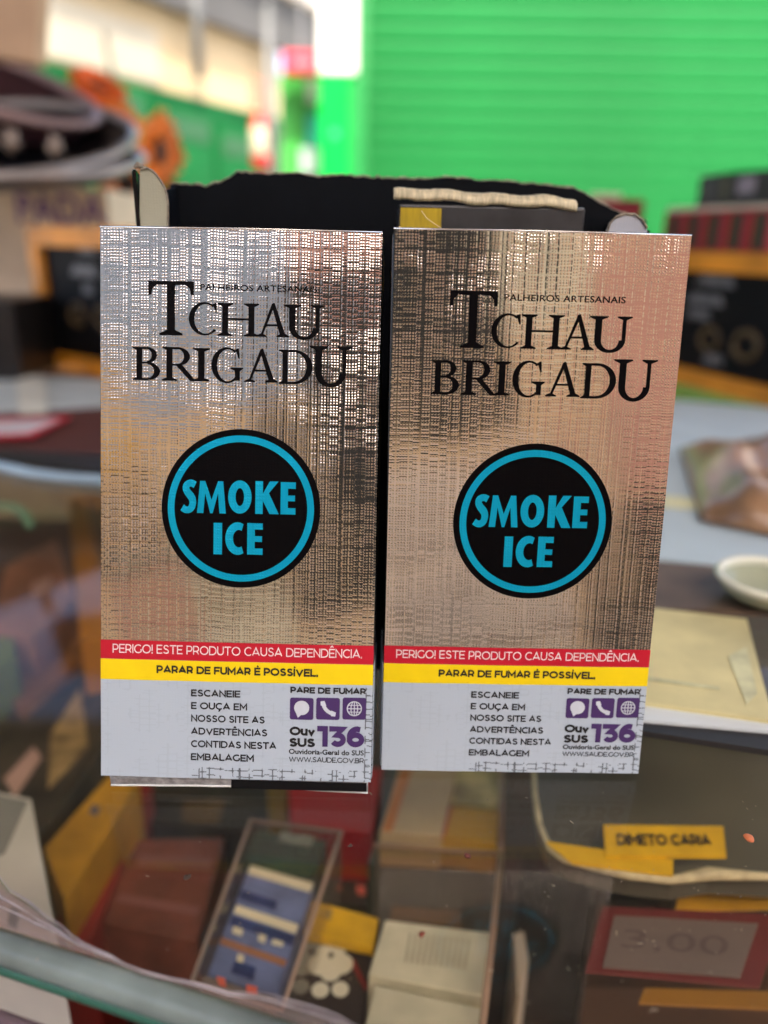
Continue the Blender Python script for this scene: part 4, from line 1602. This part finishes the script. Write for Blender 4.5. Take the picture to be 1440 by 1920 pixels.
pwid = .0225
u_start = (on(1232, 703) - A_).length
hp = zat(A_ + U_ * u_start, 392) - h_
for k in range(5):
    P = A_ + U_ * (u_start + k * (pwid + .0006)) + Zv * (h_ + .0003)
    t = thing('red_pack', tuple(P), lb[k], 'cigarette pack', row)
    obox(P, U_, N_, 0, pwid, .0, .02, 0, hp - .003, cr, 'carton_body', t, .0006)
    obox(P, U_, N_, .006, .015, -.0003, .0002, .002, hp - .005, co, 'olive_panel', t)
    obox(P, U_, N_, .0155, .019, -.0003, .0002, .002, hp - .005, ct_, 'teal_panel', t)
    obox(P, U_, N_, .0006, pwid - .0006, .0006, .0194, hp - .0028, hp + .0005, C('pale top board', (.62, .55, .42)), 'pale_top', t, .0008)
PD_ = A_ + U_ * (u_start + .004) - N_ * .026 + Zv * (h_ + .0003)
hz = zat(PD_, 330) - h_
t = thing('dark_box', tuple(PD_), 'dark box with grey panels standing behind the row of red packs', 'box')
obox(PD_, U_, N_, 0, .13, 0, .03, 0, hz, C('near black board', (.022, .022, .022)), 'carton_body', t, .0006)
obox(PD_, U_, N_, .006, .022, -.0004, .0002, hz - .020, hz - .003, C('charcoal print', (.06, .06, .06)), 'grey_panel', t)
obox(PD_, U_, N_, .027, .034, -.0004, .0002, hz - .020, hz - .003, C('olive grey print', (.09, .09, .055)), 'grey_panel', t)
obox(PD_, U_, N_, .044, .062, -.0004, .0002, hz - .016, hz - .004, C('light grey print', (.26, .23, .27)), 'light_panel', t)
# maroon pack between carton and the row
PM = on(1095, 690)
t = thing('maroon_pack', tuple(PM), 'maroon carton with a pale frayed top just behind the right end of the torn carton', 'carton')
zm = zat(PM, 372)
obox(PM, Vector((1, 0, 0)), Vector((0, -1, 0)), 0, at(1210, 372, PM.y).x - PM.x, 0, .04, .001, zm, C('crimson maroon board', (.20, .006, .014)), 'carton_body', t, .001)
obox(PM, Vector((1, 0, 0)), Vector((0, -1, 0)), -.01, at(1165, 372, PM.y).x - PM.x, -.001, .004, zm - .001, zm + .004, CREAM, 'pale_top', t, .001)

# ------------------------------------------------------------------ left: white card box with purple letters, trays, flowers
Yc = .70
A0, B0 = at(-140, 600, Yc), at(222, 600, Yc)
zt_ = at(100, 352, Yc).z
t = thing('white_box', (A0.x, Yc, 0), 'cream white box with purple lettering under the round trays', 'box')
setp(box('box_body', (A0.x, Yc, .001), (B0.x, Yc + .10, zt_), C('cream white card', (.66, .53, .38), .7, var=.1), bevel=.001), t)
P = at(35, 418, Yc - .0005)
text_on('purple_lettering', 'PADA', P, Vector((1, 0, 0)), Vector((0, 0, 1)), at(200, 418, Yc).x - P.x, at(35, 362, Yc).z - P.z,
        C('purple marker', (.16, .09, .24)), t, .015, .0006)
tag(box('dark_box', (at(-140, 690, .60).x, .58, .003), (at(62, 690, .60).x, .66, at(0, 560, .60).z), C('black plastic', (.014, .012, .012), .4), bevel=.002),
    'low black box at the left edge in front of the white box', 'box')
# round tiered trays, tilted
st = thing('tiered_tray_stand', tuple(at(-60, 360, .74)), 'stand of dark round trays with pale rims at the upper left', 'display stand')
steel = C('grey metal rim', (.36, .33, .31), .3, metal=.5)
blk = C('dark tray', (.018, .013, .014), .4)
pinkm = C('dusty pink rim', (.30, .19, .17), .4)


def tray(px, py, Y, r, tilt_y, tilt_x, rim, body, hgt):
    Mx = Matrix.Translation(at(px, py, Y)) @ Matrix.Rotation(R(tilt_y), 4, 'Y') @ Matrix.Rotation(R(tilt_x), 4, 'X')
    setp(lathe('tray_body', [(0, -hgt), (r * .80, -hgt), (r * .97, -.004), (r * .96, -.002), (r * .78, -hgt + .003), (0, -hgt + .003)], body, None, 48, Mx), st)
    setp(lathe('tray_rim', [(r * .95, -.003), (r * 1.0, -.004), (r * 1.02, 0), (r * .99, .004), (r * .95, .002), (r * .95, -.003)], rim, None, 48, Mx), st)


tray(6, 254, .70, .106, 2, 21, steel, blk, .018)
tray(24, 292, .70, .106, 2, 12, steel, C('steel grey tray', (.10, .10, .11), .35), .014)
tray(-78, 132, .72, .112, 20, 12, pinkm, C('wine dark tray', (.05, .018, .022), .4), .030)
setp(tube('centre_post', [at(-60, 360, .74), at(-60, 40, .74)], .006, blk), st)
for (x, y, r_, lb_) in ((22, 262, .006, 'pale trinket at the left in the round tray'), (104, 272, .0055, 'pale pink trinket in the middle of the round tray')):
    bm = bmesh.new()
    bmesh.ops.create_icosphere(bm, subdivisions=2, radius=r_)
    for v in bm.verts:
        v.co *= 1 + .3 * sin(v.co.x * 900 + v.co.z * 700)
        v.co.z *= 1.5
    o = put('trinket', bm, C('pale trinket', (.30, .23, .18)), None, True)
    o.location = at(x, y, .645)
    tag(o, lb_, 'trinket')
tag(slab('brown_carton', [at(-60, -60, .62), at(76, -60, .62), at(66, 120, .62), at(-60, 100, .62)], .02, C('brown carton board', (.50, .33, .20), .7), bevel=.003),
    'brown carton above the round trays at the top left corner', 'carton')

petal_m = C('orange petal', (.80, .12, .004), .6, var=.35, scale=60)
petal_y = C('amber petal', (.85, .20, .01), .6, var=.35, scale=60)
seedm = C('brown flower centre', (.045, .022, .012), .8, var=.4, scale=200)
leafm = C('stem green', (.05, .16, .015), .6, var=.3)
flw = 'orange sunflowers behind the trays'


def flower(px, py, Y, r, face, label, pm, n_pet=24):
    c = at(px, py, Y)
    t = thing('sunflower', tuple(c), label, 'sunflower', flw)
    q = Vector(face).to_track_quat('Z', 'Y').to_matrix().to_4x4()
    Mx = Matrix.Translation(c) @ q
    bm = bmesh.new()
    for layer in range(3):
        for i in range(n_pet):
            a = 2 * pi * (i + .5 * layer) / n_pet + random.uniform(-.1, .1)
            L1 = r * random.uniform(.85, 1.1) * (1 - .12 * layer)
            w = r * .16
            prev_ = None
            for k in range(5):
                s = k / 4
                rad = r * .32 + (L1 - r * .32) * s
                ww = w * sin(pi * (s * .8 + .12))
                z = r * (.10 + .09 * layer) * sin(s * 2.4) + random.uniform(-.01, .01) * r
                pt = [Mx @ Vector((rad * cos(a) - d * sin(a), rad * sin(a) + d * cos(a), z)) for d in (-ww, ww)]
                cur = [bm.verts.new(p_) for p_ in pt]
                if prev_:
                    bm.faces.new((prev_[0], prev_[1], cur[1], cur[0]))
                prev_ = cur
    setp(put('petals', bm, pm, None, True), t)
    setp(lathe('flower_centre', [(0, r * .13), (r * .22, r * .12), (r * .36, r * .03), (r * .36, -r * .05), (0, -r * .08)], seedm, None, 20, Mx), t)
    p0 = c - Vector(face) * r * .05
    setp(tube('stem', [p0, p0 + Vector((0, .01, -.05)), Vector((c.x * .95, c.y + .02, .12)), Vector((-.36, 1.0, .02))], .003, leafm, seg=6), t)
    Lf = []
    for k in range(6):
        s = k / 5
        Lf.append((s * r * .9, sin(pi * s) * r * .22))
    pc = p0 + Vector((0, .012, -r * .9))
    V = [pc + Vector((a_ - r * .4, 0, b_)) for a_, b_ in Lf] + [pc + Vector((a_ - r * .4, .004, -b_)) for a_, b_ in Lf]
    F = [(i, i + 1, 7 + i, 6 + i) for i in range(5)]
    setp(obj('leaf', V, F, leafm), t)
    return t


flower(182, 168, 1.0, .037, (.5, -.45, .75), 'rust orange sunflower with a dark centre, highest of the bunch', petal_m)
flower(306, 285, 1.0, .045, (-.62, -.78, .05), 'bright orange sunflower seen half from the side, right of the bunch', petal_y)
flower(214, 240, .88, .030, (.3, -.8, .5), 'orange sunflower half hidden behind the end of the round trays', petal_y)
flower(238, 345, .84, .029, (.2, -1, .2), 'orange yellow sunflower lowest of the bunch beside the torn carton', petal_y)
vs = lathe('flower_vase', [(0, 0), (.035, 0), (.045, .03), (.04, .08), (.028, .12), (.03, .125), (.026, .12), (.036, .08), (.04, .03), (.03, .004), (0, .004)],
           C('green vase', (.05, .12, .05), .3))
vs.location = (-.36, 1.0, .002)
tag(vs, 'green vase holding the orange sunflowers', 'vase')
# low shelf that carries vase, behind the counter
tag(box('side_table', (-.55, .83, FLOOR_Z), (-.15, 1.12, .0), C('pale table wood', (.35, .25, .15), .6), bevel=.004),
    'wooden side table behind the counter under the sunflowers', 'table')

# ------------------------------------------------------------------ background: green roller shutter
YS = 3.5
shut_m = mat('green shutter paint', (.005, .150, .029), .55, 0, .26, 4, spec=.15, stretch=(.35, 1, 9))
shut_x0, shut_x1 = at(684, 200, YS).x, at(1640, 200, YS).x
sh = thing('roller_shutter', (0, YS, FLOOR_Z), 'bright green roller shutter filling the upper right of the picture', 'roller shutter')
pitch = .064
prof = [(0, 0), (-.003, .004), (-.0050, .016), (-.0056, .030), (-.0050, .043), (-.0032, .053), (-.0005, .057), (.0012, .061), (0, .064)]
V, F = [], []
SL = shut_x1 - shut_x0
for dy, dz in prof:
    V += [(0, dy, dz), (SL, dy, dz)]
for i in range(len(prof) - 1):
    F.append((i * 2, i * 2 + 1, i * 2 + 3, i * 2 + 2))
b0 = len(V)
for dy, dz in prof:
    V += [(0, .004, dz), (SL, .004, dz)]
F.append((b0, b0 + len(prof) * 2 - 2, b0 + len(prof) * 2 - 1, b0 + 1))
F += [(0, 1, b0 + 1, b0)]
slat = obj('slat', V, F, shut_m, sh, True)
nsl = int((1.45 - FLOOR_Z) / pitch)
for k in range(nsl):
    s_ = slat if k == 0 else slat.copy()
    if k:
        COL.objects.link(s_)
        s_.parent = sh
    s_.location = (shut_x0, 0, .02 + k * pitch)
sh.rotation_euler[2] = R(-1.0)
setp(box('guide_rail', (shut_x0 - .04, YS - .03, FLOOR_Z), (shut_x0 + .01, YS + .03, 1.45), C('dark green rail', (.02, .20, .05), .5)), sh)

# pillar
pgw = C('white pillar paint', (.82, .80, .72), .6, var=.05, scale=6)
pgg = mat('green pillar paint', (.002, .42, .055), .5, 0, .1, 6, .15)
YP = 3.35
px0, px1 = at(597, 150, YP).x, at(655, 150, YP).x
zs = at(630, 138, YP).z
pl = thing('painted_pillar', ((px0 + px1) / 2, YP, FLOOR_Z), 'square pillar painted green below and white above, left of the shutter', 'pillar')
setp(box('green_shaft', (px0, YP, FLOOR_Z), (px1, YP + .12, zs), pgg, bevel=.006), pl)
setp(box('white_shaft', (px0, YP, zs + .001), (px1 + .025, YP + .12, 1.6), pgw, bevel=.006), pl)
setp(box('green_return', (px1 + .0005, YP + .02, FLOOR_Z), (px1 + .055, YP + .12, zs), C('shaded green pillar paint', (.008, .24, .045), .5)), pl)  # darker green paints the shade on the pillar's side face
setp(slab('round_sticker', [at(627 + 7 * cos(a * pi / 6), 250 + 9 * sin(a * pi / 6), YP - .003) for a in range(12)], .002, C('teal sticker', (.05, .42, .20))), pl)

# stall front between wall and pillar
YG = 3.6
gx0, gx1 = at(524, 200, YG).x, at(600, 200, YG).x
gs = thing('green_cabinet', ((gx0 + gx1) / 2, YG, FLOOR_Z), 'mid green cabinet under the red sign beside the pillar', 'cabinet')
gc = C('leaf green paint', (.035, .30, .03), .5, var=.15, scale=5)
gc2 = C('light leaf green paint', (.06, .42, .06), .5, var=.15, scale=5)
zg = at(560, 138, YG).z
setp(box('cabinet_body', (gx0, YG, FLOOR_Z), (gx1, YG + .4, zg), gc, bevel=.005), gs)
setp(box('cabinet_door', (gx0 + .012, YG - .012, FLOOR_Z + .1), (at(560, 200, YG).x, YG - .001, at(540, 205, YG).z), gc2, bevel=.003), gs)
for nm, x0, y0, x1, y1, c_, lb_ in (('white_notice', 576, 150, 604, 192, (.62, .62, .52), 'small white notice high on the green cabinet'),
                                    ('teal_poster', 576, 215, 606, 275, (.02, .42, .28), 'teal poster in the middle of the green cabinet'),
                                    ('white_notice', 564, 278, 598, 325, (.50, .60, .52), 'white notice low on the green cabinet')):
    a, b = at(x0, y1, YG - .02), at(x1, y0, YG - .02)
    tag(box(nm, (a.x, YG - .02, a.z), (b.x, YG - .013, b.z), C(nm + str(y0), c_, .6), bevel=.001), lb_, 'notice')
a, b = at(530, 137, 3.45), at(602, 96, 3.45)
rs = thing('red_sign', (a.x, 3.45, a.z), 'red illuminated sign box with pale lettering above the green cabinet', 'sign')
setp(box('sign_box', (a.x, 3.45, a.z), (b.x, 3.53, b.z), C('sign red', (.62, .015, .05), .4), bevel=.006), rs)
a2, b2 = at(548, 125, 3.445), at(588, 112, 3.445)
setp(box('pale_lettering', (a2.x, 3.446, a2.z), (b2.x, 3.4495, b2.z), C('sign pink', (.75, .24, .26), .5)), rs)
# the sign hangs on a bracket from the beam
setp(box('sign_bracket', (a.x + .07, 3.47, b.z), (a.x + .085, 3.49, 1.6), C('grey steel', (.2, .2, .2), .5)), rs)

# receding market wall on the left
W1 = Vector((at(523, 200, 6.0).x, 6.0, 0))
wd = Vector((-.50, -1, 0)).normalized()
W0 = W1 + wd * 5.0
wl_ = thing('market_wall', tuple(W1 + Vector((0, 0, FLOOR_Z))), 'market wall with cream upper band and green stall fronts at the upper left', 'wall')
WN = Vector((-wd.y, wd.x, 0))
if WN.dot(EYE - W1) < 0:
    WN = -WN
zc = zat(W1, 222)


def wbox(u0, u1, z0, z1, off, th, mt, nm, par=wl_):
    bm = bmesh.new()
    vs_ = [bm.verts.new(W1 + wd * u + WN * d + Vector((0, 0, z))) for z in (z0, z1) for (u, d) in ((u0, off), (u1, off), (u1, off - th), (u0, off - th))]
    for f_ in ((0, 1, 2, 3), (4, 5, 6, 7), (0, 1, 5, 4), (1, 2, 6, 5), (2, 3, 7, 6), (3, 0, 4, 7)):
        bm.faces.new([vs_[i] for i in f_])
    return setp(put(nm, bm, mt), par)


cw = mat('cream wall paint', (.54, .40, .22), .7, 0, .10, 1.5)
cw2 = mat('white wall paint', (.46, .40, .29), .7, 0, .10, 1.5)
wbox(0, 5, zc, 1.62, 0, .15, cw, 'cream_band')
wbox(0, 5, FLOOR_Z, zc - .002, 0, .15, mat('green wall paint', (.004, .085, .020), .6, 0, .2, 2, .15), 'green_band')
wbox(1.2, 5, zc + .02, zc + .28, .012, .01, cw2, 'pale_stripe')
sg = mat('green stall paint', (.006, .12, .028), .6, 0, .2, 3, .15)
for k, (u0, u1, zz) in enumerate(((.25, .75, -.08), (.80, 1.30, -.03), (1.36, 1.86, .02), (1.95, 2.5, -.12), (2.6, 3.3, .02), (3.4, 4.3, 0))):
    wbox(u0, u1, FLOOR_Z + .05, zc + zz - .05, .05, .048, sg, 'stall_door')
    wbox(u0 + .04, u1 - .04, zc + zz - .22, zc + zz - .10, .056, .005, C('dark gap', (.02, .10, .03)), 'louvre_panel')
for u0 in (1.78, 2.22):
    wbox(u0, u0 + .05, zc - .45, zc - .05, .075, .02, C('pale lime board', (.66, .66, .36), .6), 'pale_board')
wbox(3.05, 3.25, zc + .1, 1.6, .09, .08, C('pale post paint', (.80, .76, .60), .6), 'white_post')  # even pale cream paint
wbox(3.30, 3.7, zc - .2, 1.6, .12, .1, C('dark green post', (.04, .12, .06), .6), 'green_post')
for px_ in (352, 482):
    # pipe where the sightline meets the wall
    d = ray(px_, 200)
    d2 = Vector((d.x, d.y))
    det = wd.x * d2.y - wd.y * d2.x
    u = (d2.x * W1.y - d2.y * W1.x) / det if det else 1
    u = abs(u)
    p = W1 + wd * u + WN * .10
    tag(tube('grey_pipe', [Vector((p.x, p.y, -.1 if px_ > 400 else .98)), Vector((p.x, p.y, 1.62))], .03, C('grey pipe paint', (.13, .13, .12), .5)),
        'grey drain pipe down the cream wall, ' + ('left one' if px_ < 400 else 'right one near the fire extinguisher'), 'pipe', 'grey pipes on the cream wall')
# fire extinguisher below a small red plate
c = at(488, 262, 4.9)
fe = thing('fire_extinguisher', tuple(c), 'red fire extinguisher with a pale label hanging on the market wall', 'fire extinguisher')
q = lathe('tank', [(0, -.16), (.04, -.155), (.052, -.13), (.052, .06), (.04, .10), (.015, .12), (0, .125)], C('signal red', (.60, .015, .02), .35), fe, 24)
q2 = lathe('label_band', [(.0525, -.08), (.0535, -.078), (.0535, .055), (.0525, .058)], C('pale label', (.66, .55, .38), .5), fe, 24)
tube('hose', [(0, 0, .125), (.03, -.02, .15), (.05, -.03, .05), (.056, -.03, -.06)], .008, blackc, fe, 6)
c = at(479, 175, 5.0)
tag(box('red_plate', (c.x - .03, 5.0, c.z - .08), (c.x + .03, 5.012, c.z + .07), C('faded red plate', (.60, .16, .10), .6), bevel=.002),
    'small faded red plate on the wall above the fire extinguisher', 'sign')

# roof beam running along the wall top
zb = 1.30
bmx = thing('roof_beam', tuple(W1 + Vector((0, 0, zb))), 'grey roof beam running along the top of the cream wall', 'beam')
wbox(-.6, 5, zb, zb + .30, .10, .09, C('grey beam paint', (.085, .08, .072), .7, var=.1, scale=3), 'beam_body', bmx)
wbox(-.6, 5, zb + .31, zb + .36, .16, .3, C('light roof sheet', (.55, .50, .42), .7), 'roof_edge', bmx)
# pole leaning in front of the wall
tag(tube('grey_pole', [at(218, 170, 2.4), at(200, 88, 2.4), at(196, 60, 2.4)], .006, C('grey pole', (.16, .17, .13), .6)),
    'thin grey pole above the sunflowers', 'pole')
# building mass behind the shutter
struct(box('hall_wall', (at(690, 0, 3.7).x, 3.75, FLOOR_Z), (4.5, 3.95, 1.6), C('hall plaster', (.5, .45, .38), .8)))
struct(box('far_wall', (-6, 8.0, FLOOR_Z), (4.5, 8.2, 1.5), C('far plaster', (.45, .42, .36), .8)))
bpy.context.view_layer.update()
